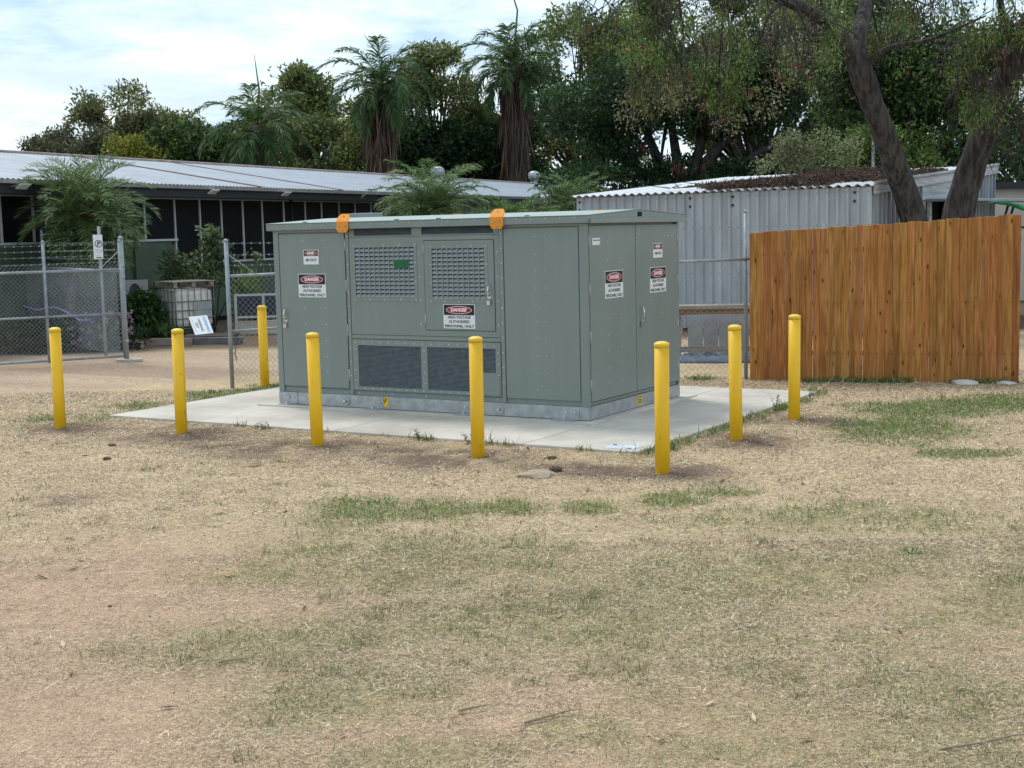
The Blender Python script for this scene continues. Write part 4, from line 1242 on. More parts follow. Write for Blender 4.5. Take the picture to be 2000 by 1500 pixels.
# ------------------------------------------------------------------ corrugated shed
shed_w = mat('white_iron_wall', (0.52, 0.56, 0.60), (0.37, 0.40, 0.43), rough=0.5, metal=0.1, scale=1.2, stretch=(3, 3, 0.5), detail=9, rand=0.03)
shed_old = mat('weathered_iron_wall', (0.40, 0.43, 0.46), (0.22, 0.24, 0.26), rough=0.6, scale=2, stretch=(5, 5, 0.4), detail=9, rand=0.05)
wthr = mat('weathered_white_board', (0.52, 0.54, 0.55), (0.30, 0.31, 0.32), rough=0.75, scale=3, stretch=(6, 0.6, 8), detail=9)
shed = thing('iron_shed', 'white ribbed iron shed with litter strewn skillion roof and an open dark doorway', 'shed', (1.529, 31.0, 0), math.atan2(-4.2, 5.47))
SL, SD, SE, SB = 6.9, 7.0, 2.90, 3.42
def rib_sheet(n, h0, h1=None, pitch=0.203, m=shed_w):
    """trapezoidal ribbed sheet n ribs wide, standing in the xz plane, ribs towards -y; top runs from h0 to h1"""
    vs, fs, W_ = [], [], n * pitch
    h1 = h0 if h1 is None else h1
    xs = []
    for k_ in range(n):
        b_ = k_ * pitch
        xs += [(b_ + 0.0, 0), (b_ + 0.148, 0), (b_ + 0.153, -0.06), (b_ + 0.192, -0.06)]
    xs.append((W_, 0))
    for x, y in xs:
        vs += [(x, y, 0.05), (x, y, h0 + (h1 - h0) * x / W_)]
    for k_ in range(len(xs) - 1):
        fs.append((2 * k_, 2 * k_ + 2, 2 * k_ + 3, 2 * k_ + 1))
    mb_ = MB().add(vs, fs)
    mb_.add([(v[0], v[1] + 0.004, v[2]) for v in vs], [tuple(reversed(f)) for f in fs])
    return mb_.mesh('wall_sheet', m)
ns = 8
sw = SL / (ns * 4)
ws = rib_sheet(4, SE - 0.03, None, sw)
for k in range(ns):
    o_ = inst('wall_sheet', ws, shed, (k * 4 * sw, 0.0, 0))
sc_ = MB()
for k in range(ns * 4):
    for z in (SE - 0.12, 2.15, 1.2):
        x = k * sw + 0.175
        sc_.box(x - 0.008, x + 0.008, -0.066, -0.061, z - 0.008, z + 0.008)
sc_.build('wall_screws', mat('dark_screw', (0.08, 0.08, 0.085)), shed, kind='stuff')
for x in (0.09, 2.9, 3.9, 6.55):
    for z in (SE - 0.13, SE - 0.30):
        MB().tube([(x, -0.002, z), (x, -0.026, z)], 0.028, 8).build('purlin_bolt', mat('dark_bolt', (0.05, 0.052, 0.055), rough=0.5, metal=0.5), shed)
# end wall, towards the tree
def endw(y0, y1, m, z0=0.0):
    n = max(1, round((y1 - y0) / 0.203))
    p = (y1 - y0) / n
    ht = lambda y: SE + (SB - SE) * y / SD - 0.03
    k_ = 0
    while k_ < n:
        c = min(4, n - k_)
        o = inst('wall_sheet', rib_sheet(c, ht(y0 + k_ * p), ht(y0 + (k_ + c) * p), p, m), shed, (SL, y0 + k_ * p, z0), (0, 0, R(90)))
        k_ += c
endw(0.02, 2.5, shed_old)
endw(4.9, SD, shed_old)
for y0 in (2.5,):
    for k in range(3):
        z = 2.62 + k * 0.15
        MB().box(SL - 0.02, SL + 0.03 - 0.004 * k, 2.5, 4.9, z, z + 0.146).build('weatherboard', wthr, shed)
MB().box(SL - 0.03, SL + 0.0, 2.5, 4.9, 3.06, 3.14).build('lintel', wthr, shed)
MB().box(0.05, SL - 0.9, 0.08, SD - 0.1, 0.02, 2.85).build('dark_interior', cavity, shed)  # near-black block stands in for the unlit inside of the shed
MB().box(SL - 0.55, SL - 0.5, 2.5, 4.9, 0.0, 2.6).build('dark_interior', cavity, shed)  # near-black sheet paints the shade seen through the doorway
MB().prism([(SL + 0.032, 0.0, SE - 0.17), (SL + 0.032, SD + 0.15, SB - 0.17), (SL + 0.032, SD + 0.15, SB + 0.06), (SL + 0.032, 0.0, SE + 0.06)], (0.04, 0, 0)).build('barge_board', wthr, shed)
MB().prism([(SL + 0.074, -0.05, SE + 0.02), (SL + 0.074, SD + 0.15, SB + 0.02), (SL + 0.074, SD + 0.15, SB + 0.066), (SL + 0.074, -0.05, SE + 0.066)], (0.02, 0, 0)).build('barge_trim', wthr, shed)
MB().box(SL + 0.08, SL + 0.75, 2.55, 9.0, 2.58, 2.64).build('awning', gal_dull, shed, bevel=0.01)
MB().box(SL + 0.1, SL + 0.16, 2.6, 2.72, 1.9, 2.575).build('awning_bracket', wthr, shed)
MB().box(SL + 0.03, SL + 0.08, 2.45, 2.58, 0.0, 2.6).build('door_jamb', wthr, shed)
MB().box(SL + 0.6, SL + 0.66, 8.9, 8.96, 0.0, 2.575).build('awning_post', gal_dull, shed)
MB().box(-0.01, 0.012, 0.03, SD, 0.05, SE - 0.02).build('side_wall', shed_w, shed)
MB().box(0.0, SL, SD - 0.02, SD, 0.05, SB - 0.05).build('rear_wall', shed_w, shed)
roof_iron = mat('bright_iron_roof', (0.68, 0.70, 0.72), (0.55, 0.57, 0.59), rough=0.5, scale=2)
nr_ = 9
rw = (SL + 0.2) / nr_
rmb = MB()
corr(0, rw, -0.12, SE + 0.012 - 0.01, SD + 0.12, SB + 0.012, rw / 4, 0.022, rmb, 10)
rme = rmb.mesh('roof_sheet', roof_iron)
for k in range(nr_):
    inst('roof_sheet', rme, shed, (-0.1 + k * rw, 0, 0.0))
# leaf litter on the roof
def shed_pt(lx, ly, lz):
    c, s_ = math.cos(math.atan2(-4.2, 5.47)), math.sin(math.atan2(-4.2, 5.47))
    return 1.529 + lx * c - ly * s_, 31.0 + lx * s_ + ly * c, lz
r = np.random.default_rng(5)
n = 26000
lx, ly = r.random(n) * 5.6 + 1.15, r.random(n) ** 1.3 * 6.6 - 0.02
kp = vnoise(lx, ly, 0.9, 71, 3) + 0.55 * np.exp(-((lx - 4.4) / 1.7) ** 2) * np.exp(-(ly / 4.0) ** 2) - 0.15 * (lx < 1.8) > 0.62
lx, ly = lx[kp], ly[kp]
n = len(lx)
lz = SE + (SB - SE) * (ly / SD) + 0.035 + r.random(n) * 0.10 * np.exp(-((lx - 4.4) / 1.8) ** 2)
cS, sS = math.cos(math.atan2(-4.2, 5.47)), math.sin(math.atan2(-4.2, 5.47))
P = np.stack([1.529 + lx * cS - ly * sS, 31.0 + lx * sS + ly * cS, lz], 1)

def leaf_quads(P, L, W_, r, direction=None, spread=1.0):
    """kite-shaped leaves at P; direction (n,3) biases the long axis"""
    n = len(P)
    a = r.normal(0, 1, (n, 3)) * spread
    if direction is not None:
        a = a + direction
    a /= np.linalg.norm(a, axis=1)[:, None] + 1e-9
    b = np.cross(a, r.normal(0, 1, (n, 3)))
    b /= np.linalg.norm(b, axis=1)[:, None] + 1e-9
    L = np.broadcast_to(L, (n,)) * (0.6 + 0.8 * r.random(n))
    Wd = np.broadcast_to(W_, (n,)) * (0.6 + 0.8 * r.random(n))
    V = np.stack([P, P + a * (L * 0.45)[:, None] + b * (Wd / 2)[:, None], P + a * L[:, None], P + a * (L * 0.45)[:, None] - b * (Wd / 2)[:, None]], 1).reshape(-1, 3)
    return V, np.arange(n * 4).reshape(-1, 4)

lit_pal = np.array([lin(66, 50, 42), lin(84, 66, 54), lin(50, 40, 36), lin(104, 84, 70)])
V_, F_ = leaf_quads(P, 0.10, 0.03, r, np.stack([r.normal(0, 2, n), r.normal(0, 2, n), r.normal(0, 0.4, n)], 1))
o = bpy.data.objects.new('leaf_litter', npmesh('leaf_litter', V_, F_, straw_m, lit_pal[r.integers(0, 4, n)]))
link(o, kind='stuff', label='brown leaf litter and twigs lying on the shed roof')
tw = MB()
for k in range(46):
    a_, b_ = rnd.uniform(2.2, 6.6), rnd.uniform(0, 5.5)
    z_ = SE + (SB - SE) * b_ / SD + 0.09
    t_ = rnd.uniform(0, 6.28)
    l_ = rnd.uniform(0.2, 0.7)
    p0, p2 = shed_pt(a_, b_, z_), shed_pt(a_ + l_ * math.cos(t_), b_ + l_ * math.sin(t_), z_ + rnd.uniform(0.0, 0.12))
    p1 = tuple((u + v) / 2 + rnd.uniform(-0.04, 0.06) for u, v in zip(p0, p2))
    tw.tube([p0, p1, p2], [0.012, 0.009, 0.004], 5)
tw.build('fallen_twigs', bark, kind='stuff', label='fallen twigs lying on the shed roof')
# pole standing behind the shed roof
pole = thing('metal_pole', 'thin grey metal pole rising behind the shed roof', 'pole', (10.35, 39.5, 0))
MB().tube([(0, 0, 0), (0, 0, 4.75)], 0.05, 10).build('pole_tube', gal_dull, pole)
MB().lathe([(0.055, 4.74), (0.055, 4.78), (0.01, 4.79)], 10).build('pole_cap', gal_dull, pole)
# pale building far right
pb = thing('pale_building', 'cream walled building with a dark flat roof edge behind the shed', 'building', (12.0, 37.5, 0), R(-8))
MB().box(0, 9, 0, 6, 0, 2.98).build('wall', mat('cream_wall', (0.55, 0.52, 0.46), (0.46, 0.43, 0.38), rough=0.8, scale=2), pb)
MB().box(-0.15, 9.2, -0.2, 6.2, 2.98, 3.16).build('roof_edge', dark_trim, pb)
# green shade canopy
gs = thing('green_canopy', 'folded green fabric canopy on dark struts showing above the timber fence', 'canopy', (8.45, 24.2, 0))
cv, cf = [], []
for i_ in range(9):
    for j_ in range(4):
        u_, v_ = i_ / 8, j_ / 3
        cv.append((u_ * 1.3, v_ * 0.5 - 0.2, 2.50 - 0.10 * u_ + 0.05 * math.sin(u_ * 7) * (1 - v_) - 0.16 * (1 - v_) * min(1, u_ * 2.5) + 0.02 * math.sin(v_ * 9 + u_ * 5)))
for i_ in range(8):
    for j_ in range(3):
        a_ = i_ * 4 + j_
        cf.append((a_, a_ + 4, a_ + 5, a_ + 1))
cm = MB().add(cv, cf, 0, True).build('fabric', mat('green_fabric', (0.01, 0.20, 0.085), (0.008, 0.14, 0.06), rough=0.6, scale=5), gs)
md = cm.modifiers.new('thick', 'SOLIDIFY'); md.thickness = 0.03
for x in (0.2, 0.3):
    MB().tube([(x - 0.08, 0.0, 2.0), (x + 0.04, 0.0, 2.42)], 0.022, 8).build('strut', dark_trim, gs)
for x in (0.12, 1.1):
    MB().tube([(x, 0.0, 0.0), (x, 0.0, 2.02 if x < 1 else 2.3)], 0.025, 8).build('leg', dark_trim, gs)
MB().tube([(0.10, 0.0, 2.0), (1.1, 0.0, 2.1)], 0.02, 8).build('cross_bar', dark_trim, gs)

# ------------------------------------------------------------------ workbench and clutter behind the mesh
oldwood = mat('grey_old_timber', (0.36, 0.31, 0.26), (0.20, 0.165, 0.135), rough=0.85, scale=4, stretch=(0.5, 6, 6), detail=8, rand=0.1)
brownwood = mat('brown_old_timber', (0.30, 0.18, 0.085), (0.17, 0.095, 0.05), rough=0.8, scale=4, stretch=(0.5, 6, 6), rand=0.1)
wb = thing('workbench', 'old timber workbench with grey plank top standing behind the chain mesh', 'workbench', (3.02, 22.6, 0), R(-6))
MB().box(-0.6, 1.6, -0.05, 0.22, 0.84, 0.90).build('top_plank', oldwood, wb)
MB().box(-0.6, 1.6, 0.23, 0.5, 0.84, 0.895).build('top_plank', oldwood, wb)
MB().box(-0.6, 1.6, -0.02, 0.03, 0.755, 0.835).build('rail', brownwood, wb)
MB().box(-0.6, 1.6, -0.06, 0.02, 0.14, 0.23).build('lower_rail', oldwood, wb)
for x in (-0.25, 1.35):
    MB().bar((x - 0.04, -0.01, 0.0), (x + 0.05, -0.005, 0.75), 0.05, 0.09).build('leg', oldwood, wb)
    MB().bar((x, 0.42, 0.0), (x, 0.42, 0.83), 0.05, 0.09).build('leg', oldwood, wb)
lb_ = thing('leaning_sheet', 'grey white ribbed sheet leaning behind the workbench', 'sheet', (3.0, 23.5, 0), R(-6))
for k in range(5):
    MB().box(0.02 + k * 0.26, 0.27 + k * 0.26, 0, 0.02, 0.0, 0.72).build('panel', mat('grey_sheet', (0.36, 0.38, 0.40), (0.26, 0.27, 0.29), rough=0.7, scale=3), lb_, (0, 0, 0), (R(-10), 0, 0))
tp = thing('blue_tarp', 'crumpled blue grey tarpaulin lying under the workbench', 'tarpaulin', (2.6, 22.1, 0.0), R(-6))
cv, cf = [], []
for i_ in range(22):
    for j_ in range(8):
        edge = min(1, min(i_, 21 - i_, j_, 7 - j_) / 1.5)
        cv.append((i_ * 0.09, j_ * 0.09, 0.02 + edge * (0.05 + rnd.uniform(0, 0.08))))
for i_ in range(21):
    for j_ in range(7):
        a_ = i_ * 8 + j_
        cf.append((a_, a_ + 8, a_ + 9, a_ + 1))
tpo = MB().add(cv, cf, 0, True).build('tarp_sheet', mat('tarp_blue', (0.16, 0.20, 0.26), (0.09, 0.115, 0.16), rough=0.4, scale=5), tp)
md = tpo.modifiers.new('thick', 'SOLIDIFY'); md.thickness = 0.012

# ------------------------------------------------------------------ foliage
def shape_leaves(clumps, n, L, W_, pal, seed, gap=0.42, gscale=0.8, droop=0.0, up=0.0, squash=1.0):
    """clumps: (x,y,z,rx,ry,rz). Leaves gather towards the outside of each clump; noise opens gaps"""
    r = np.random.default_rng(seed)
    cl = np.array(clumps)
    vol = (cl[:, 3] * cl[:, 4] * cl[:, 5]) ** 0.72
    idx = r.choice(len(cl), n, p=vol / vol.sum())
    u = r.normal(0, 1, (n, 3))
    u /= np.linalg.norm(u, axis=1)[:, None]
    rad = np.clip(r.normal(0.80, 0.24, n), 0.05, 1.18)
    P = cl[idx, :3] + u * rad[:, None] * cl[idx, 3:6]
    nz = vnoise(P[:, 0] + P[:, 1] * 0.7, P[:, 2] + P[:, 1] * 0.4, gscale, seed + 3, 3)
    k = nz > gap * (0.9 + 0.2 * r.random(n))
    P, idx, u = P[k], idx[k], u[k]
    n = len(P)
    dr = np.zeros((n, 3))
    dr[:, 2] = up - droop
    dr += u * 0.5
    V, F_ = leaf_quads(P, L, W_, r, dr * 1.2)
    tone = r.random(len(cl))[idx][:, None]
    pal = np.array(pal)
    c = pal[r.integers(0, len(pal), n)] * (0.55 + 0.6 * r.random((n, 1))) * (0.62 + 0.7 * tone)
    return V, F_, c

def limbs(mb, base, fork, clumps, r0, seed, every=1, sub=0):
    rr_ = random.Random(seed)
    base, fork = Vector(base), Vector(fork)
    mid = (base + fork) / 2 + Vector((rr_.uniform(-.15, .15), rr_.uniform(-.15, .15), 0))
    mb.tube([base, mid, fork], [r0, r0 * 0.85, r0 * 0.7], 9, wob=0.08)
    for c in clumps[::every]:
        tip = Vector(c[:3])
        m1 = fork.lerp(tip, 0.45) + Vector((rr_.uniform(-.3, .3), rr_.uniform(-.3, .3), rr_.uniform(0.0, 0.5)))
        k_ = r0 * rr_.uniform(0.22, 0.42)
        mb.tube([fork, m1, tip], [k_, k_ * 0.65, k_ * 0.2], 6)
        for s_ in range(sub):
            e_ = tip + Vector((rr_.uniform(-1, 1) * c[3], rr_.uniform(-1, 1) * c[4], rr_.uniform(-0.6, 0.9) * c[5])) * 0.85
            m2 = m1.lerp(tip, rr_.uniform(0.1, 0.9))
            mb.tube([m2, m2.lerp(e_, 0.5) + Vector((0, 0, 0.15)), e_], [k_ * 0.35, k_ * 0.22, k_ * 0.08], 5)

def tree(name, label, x, y, fork_z, clumps, r0, nleaf, L, W_, pal, seed, group='trees behind the long building', **kw):
    t = thing(name, label, 'tree', (x, y, 0), 0, group)
    rel = [(c[0] - x, c[1] - y, *c[2:]) for c in clumps]
    mb_ = MB()
    sub = kw.pop('sub', 2)
    limbs(mb_, (0, 0, -0.2), (0, 0, fork_z), rel, r0, seed, 1, sub)
    mb_.build('trunk', bark_far, t)
    V, F_, c = shape_leaves(rel, nleaf, L, W_, pal, seed, **kw)
    o = bpy.data.objects.new('crown', npmesh('crown', V, F_, leaf_m, c))
    link(o, t)
    return t

def cl_fill(x0, x1, z0, z1, y, dy, n, rmin, rmax, seed, topf=None):
    """clump centres spread over a crown silhouette"""
    r = random.Random(seed)
    o = []
    for _ in range(n):
        x = r.uniform(x0, x1)
        zt = z1 if topf is None else topf(x)
        rd = r.uniform(rmin, rmax)
        z = z0 + (max(0.1, zt - rd * 0.7 - z0)) * r.random() ** 0.62
        o.append((x, y + r.uniform(-dy, dy), z, rd, rd, rd * r.uniform(0.6, 0.85)))
    return o

EUC = [lin(124, 134, 72), lin(146, 150, 84), lin(104, 116, 72), lin(156, 154, 104), lin(90, 104, 62)]
EUCG = [lin(112, 116, 88), lin(96, 102, 76), lin(130, 130, 102), lin(84, 90, 66)]
YEL = [lin(146, 150, 60), lin(124, 134, 52), lin(164, 162, 76)]
DRK = [lin(50, 78, 46), lin(62, 90, 50), lin(40, 64, 42), lin(74, 98, 56)]
MID = [lin(100, 126, 62), lin(82, 110, 58), lin(122, 138, 70)]
interp = lambda pts: (lambda x: float(np.interp(x, [p[0] for p in pts], [p[1] for p in pts])))

# left eucalypt, three lobes
top1 = interp([(-29.3, 7.5), (-27.6, 8.9), (-26.3, 9.6), (-25.6, 12.2), (-24.6, 11.8), (-22.8, 12.0), (-21.5, 11.0), (-19.6, 10.0), (-18.6, 7.8)])
tree('eucalyptus_tree', 'tall loose grey green gum tree with rounded lobes beyond the left roof end', -24.2, 86, 3.5,
     cl_fill(-28.6, -19.0, 5.6, 12, 86, 1.5, 70, 0.75, 1.35, 101, top1), 0.3, 46000, 0.30, 0.12, EUC + EUCG, 11, gap=0.43, gscale=0.7, sub=2)
tree('yellow_green_tree', 'low yellow green bushy tree below the gum tree lobes', -20.6, 80, 3.0,
     cl_fill(-22.8, -18.2, 4.2, 8.2, 80, 1.2, 22, 0.7, 1.2, 102), 0.2, 17000, 0.26, 0.12, YEL, 12, gap=0.34)
tree('grey_green_tree', 'dull grey green spreading tree at the outer end of the row', -25.8, 82, 2.5,
     cl_fill(-28.0, -23.0, 4.2, 8.6, 82, 1.2, 24, 0.7, 1.2, 103), 0.2, 19000, 0.26, 0.11, EUCG, 13, gap=0.32)
tree('broadleaf_tree', 'mid green leafy tree under the shorter palm', -15.5, 76, 3.0,
     cl_fill(-18.4, -12.6, 3.6, 8.6, 76, 1.5, 34, 0.7, 1.3, 104), 0.25, 27000, 0.26, 0.13, MID + DRK, 14, gap=0.37)
top2 = interp([(-14.8, 8.6), (-13.2, 10.9), (-12, 12.9), (-11, 11.6), (-9.6, 10.4), (-8.4, 9.8)])
tree('eucalyptus_tree', 'narrow topped gum tree between the shorter palm and the shaggy palm', -11.5, 81, 3.5,
     cl_fill(-14.4, -8.6, 4.0, 12, 81, 1.5, 50, 0.7, 1.3, 105, top2), 0.3, 36000, 0.28, 0.11, EUC + MID, 15, gap=0.43, sub=2)
tree('broadleaf_tree', 'leafy tree with bright gaps standing low beside the shaggy palm trunk', -9.4, 72, 2.6,
     cl_fill(-13.0, -6.4, 3.2, 8.6, 72, 1.4, 38, 0.6, 1.15, 106), 0.22, 26000, 0.24, 0.12, MID + EUC, 16, gap=0.42)
top3 = interp([(-6.8, 10.6), (-5.6, 12.2), (-4.6, 14.1), (-3.9, 13.8), (-3.0, 12.8), (-2.4, 10.6), (-1.4, 9.4)])
tree('eucalyptus_tree', 'sparse feathery gum tree rising between the two shaggy palms', -4.2, 82, 4.0,
     cl_fill(-6.8, -1.2, 5.0, 13, 82, 1.4, 54, 0.6, 1.15, 107, top3), 0.28, 34000, 0.27, 0.10, EUC, 17, gap=0.46, gscale=0.8, sub=2)
tree('dark_fig_tree', 'dense dark green tree filling the space between the shaggy palm trunks', -3.0, 81, 2.5,
     cl_fill(-7.2, 1.6, 3.2, 8.9, 81, 1.4, 48, 0.9, 1.6, 108), 0.3, 36000, 0.30, 0.16, DRK, 18, gap=0.33)
top4 = interp([(0.24, 10.2), (1.45, 12.4), (2.66, 15.8), (4.36, 17.0), (6.8, 16.5), (9.7, 16.0)])
tree('eucalyptus_tree', 'tall pale green gum tree beyond the taller shaggy palm', 5.1, 92, 4.5,
     cl_fill(0.5, 9.7, 5.1, 16, 92, 1.9, 70, 0.85, 1.6, 109, top4), 0.38, 48000, 0.32, 0.13, EUC + MID, 19, gap=0.43, sub=2)
tree('eucalyptus_tree', 'tall mid green gum tree beyond the dark spreading tree', 13.0, 72, 4.0,
     cl_fill(7.0, 20.0, 5.0, 14.5, 72, 1.6, 90, 0.8, 1.5, 110), 0.32, 60000, 0.28, 0.12, MID + EUC, 20, gap=0.43, sub=2)

# big dark spreading tree behind the shed, layered branches and red brown pods
pod_m = mat('red_pod', (0.13, 0.035, 0.025), (0.08, 0.025, 0.018), rough=0.7)
pt_clumps = []
rp_ = random.Random(55)
for lay, (z, n_, xr) in enumerate(((3.3, 26, 5.2), (4.0, 22, 5.2), (6.0, 22, 5.0), (6.9, 22, 4.8), (7.8, 18, 4.2), (5.2, 12, 5.2))):
    for _ in range(n_):
        x = 6.7 + rp_.uniform(-xr, xr) * 0.92
        if lay in (5,) and abs(x - 6.9) < 2.0:
            continue
        pt_clumps.append((x, 50 + rp_.uniform(-1.8, 1.8), z + rp_.uniform(-.3, .3), rp_.uniform(0.8, 1.35), rp_.uniform(0.8, 1.3), rp_.uniform(0.32, 0.55)))
big = thing('poinciana_tree', 'broad dark spreading tree with layered foliage and red brown pods behind the shed', 'tree', (6.3, 50, 0))
mb = MB()
rel = [(c[0] - 6.3, c[1] - 50, *c[2:]) for c in pt_clumps]
mb.tube([(0, 0, -0.2), (0.1, 0, 1.5), (0.05, 0, 3.2)], [0.55, 0.45, 0.4], 10)
for k, (tx, tz) in enumerate(((-3.6, 5.6), (-2.0, 6.4), (-0.6, 7.0), (1.3, 6.9), (2.8, 6.2), (4.0, 5.4), (-3.0, 4.6), (3.3, 4.6))):
    p1 = Vector((tx * 0.35, rp_.uniform(-.5, .5), 3.9 + 0.2 * k % 1))
    p2 = Vector((tx * 0.7, rp_.uniform(-.8, .8), tz - 0.6))
    mb.tube([(0.05, 0, 3.0), p1, p2, (tx, rp_.uniform(-1, 1), tz)], [0.26, 0.2, 0.13, 0.04], 7, wob=0.05)
    for _ in range(5):
        c = rel[rp_.randrange(len(rel))]
        if abs(c[0] - tx) < 2.5:
            mb.tube([p2, (p2 + Vector(c[:3])) / 2 + Vector((0, 0, 0.2)), c[:3]], [0.09, 0.06, 0.02], 6)
mb.build('trunk', bark, big)
V_, F_, C_ = shape_leaves(rel, 80000, 0.18, 0.08, DRK + [lin(56, 84, 44)], 31, gap=0.34, gscale=1.0)
link(bpy.data.objects.new('crown', npmesh('crown', V_, F_, leaf_m, C_)), big)
pods = MB()
for _ in range(64):
    c = rel[rp_.randrange(len(rel))]
    if c[2] < 4.0:
        continue
    px_, py_, pz_ = c[0] + rp_.uniform(-.6, .6), c[1] - c[4] * rp_.uniform(.7, 1.2), c[2] + rp_.uniform(-.1, .3)
    for q_ in range(rp_.randint(2, 5)):
        dx_, l_ = rp_.uniform(-.18, .18), rp_.uniform(.18, .36)
        pods.tube([(px_ + dx_, py_, pz_), (px_ + dx_ + rp_.uniform(-.03, .03), py_, pz_ - l_ / 2), (px_ + dx_ + rp_.uniform(-.06, .06), py_, pz_ - l_)], [0.012, 0.022, 0.008], 5)
pods.build('seed_pods', pod_m, big, kind='stuff')
# dark leafy tree behind the forked trunk
tree('broadleaf_tree', 'dark glossy tree showing between the forked trunks', 13.2, 44, 2.5,
     cl_fill(10.0, 16.2, 3.0, 8.6, 44, 1.4, 50, 0.7, 1.2, 120), 0.25, 44000, 0.18, 0.09, DRK + MID, 32, group='trees behind the shed', gap=0.34)
tree('broadleaf_tree', 'lighter green tree beside the thin metal pole', 11.2, 40.5, 2.5,
     cl_fill(10.2, 12.6, 3.3, 5.0, 40.5, 0.8, 12, 0.5, 0.8, 121), 0.2, 8000, 0.16, 0.07, MID, 33, group='trees behind the shed', gap=0.36)
tree('scrub_tree', 'thin brown green scrubby tree beyond the cream building', 19.5, 52, 2.5,
     cl_fill(15.5, 24.0, 3.0, 9.6, 52, 1.6, 50, 0.7, 1.3, 122), 0.25, 32000, 0.16, 0.05, [lin(92, 92, 66), lin(110, 100, 76), lin(84, 90, 58)], 34, group='trees behind the shed', gap=0.45, sub=4)
tree('silver_leaf_shrub', 'pale silvery green shrub leaning over the shed roof', 8.3, 38.6, 2.6,
     [(7.4, 38.6, 3.7, .6, .6, .4), (8.0, 38.6, 4.1, .7, .6, .45), (8.8, 38.6, 3.75, .55, .6, .45), (7.7, 38.5, 4.5, .4, .4, .35), (8.9, 38.6, 4.4, .5, .5, .4), (9.5, 38.6, 3.7, .4, .4, .5), (9.4, 38.6, 4.3, .35, .4, .4)],
     0.08, 9000, 0.085, 0.04, [lin(150, 156, 120), lin(168, 172, 140), lin(122, 132, 88), lin(110, 122, 70)], 35, group='trees behind the shed', gap=0.44, gscale=2.2)

# ------------------------------------------------------------------ forked tree behind the timber fence
ft = thing('forked_tree', 'big rough barked tree forking low into two leaning trunks behind the timber fence', 'tree', (8.35, 27.0, 0))
def rel_(p):
    return (p[0] - 8.35, p[1] - 27.0, p[2])
mb = MB()
def limb(pts, rads, n=14):
    # resample for a smooth, slightly irregular limb
    P_ = [Vector(rel_(p)) for p in pts]
    out_p, out_r = [], []
    for k_ in range(len(P_) - 1):
        for s_ in range(4):
            f = s_ / 4
            p0, p1, p2, p3 = P_[max(k_ - 1, 0)], P_[k_], P_[k_ + 1], P_[min(k_ + 2, len(P_) - 1)]
            q_ = 0.5 * ((2 * p1) + (p2 - p0) * f + (2 * p0 - 5 * p1 + 4 * p2 - p3) * f * f + (3 * p1 - p0 - 3 * p2 + p3) * f ** 3)
            out_p.append(q_)
            out_r.append((rads[k_] * (1 - f) + rads[k_ + 1] * f) * (1 + rnd.uniform(-.05, .05)))
    out_p.append(P_[-1])
    out_r.append(rads[-1])
    mb.tube(out_p, out_r, n, wob=0.035)
    return out_p
limb([(8.35, 27, -0.2), (8.33, 27, 0.5), (8.2, 27, 1.0)], [0.55, 0.48, 0.42])
limb([(8.28, 27.0, 0.5), (7.88, 27.0, 2.19), (7.53, 26.8, 3.05), (7.1, 26.5, 3.95), (6.71, 26.2, 4.74), (6.45, 26.0, 5.33)], [0.38, 0.255, 0.235, 0.22, 0.215, 0.21])
limb([(6.5, 26.0, 5.2), (6.13, 25.8, 5.59), (5.67, 25.4, 5.88), (4.95, 25.0, 6.12), (3.9, 24.6, 6.5), (2.9, 24.2, 6.6)], [0.17, 0.14, 0.115, 0.09, 0.06, 0.03], 10)
limb([(6.45, 26.0, 5.25), (6.61, 26.2, 5.72), (6.8, 26.5, 6.32), (7.05, 27.0, 7.4), (7.2, 27.4, 8.6)], [0.17, 0.155, 0.14, 0.11, 0.05], 10)
limb([(6.6, 26.1, 5.0), (7.0, 25.8, 5.35), (7.7, 25.5, 5.45), (8.6, 25.2, 5.8)], [0.065, 0.05, 0.035, 0.015], 8)
limb([(8.36, 27.0, 0.6), (8.70, 27.0, 2.17), (8.87, 26.8, 3.06), (9.11, 26.5, 4.0), (9.33, 26.2, 4.73), (9.53, 26.0, 5.35), (9.87, 25.8, 6.14), (10.3, 25.6, 7.5)], [0.38, 0.30, 0.27, 0.255, 0.25, 0.27, 0.22, 0.1])
limb([(9.40, 26.1, 4.9), (8.8, 25.7, 5.30), (8.3, 25.4, 5.32), (7.7, 25.2, 5.38)], [0.12, 0.085, 0.06, 0.03], 8)
limb([(9.5, 26.0, 5.3), (9.0, 25.4, 5.7), (8.7, 24.9, 6.3)], [0.13, 0.09, 0.03], 8)
rb = random.Random(77)
can = []        # hanging foliage clumps of the canopy
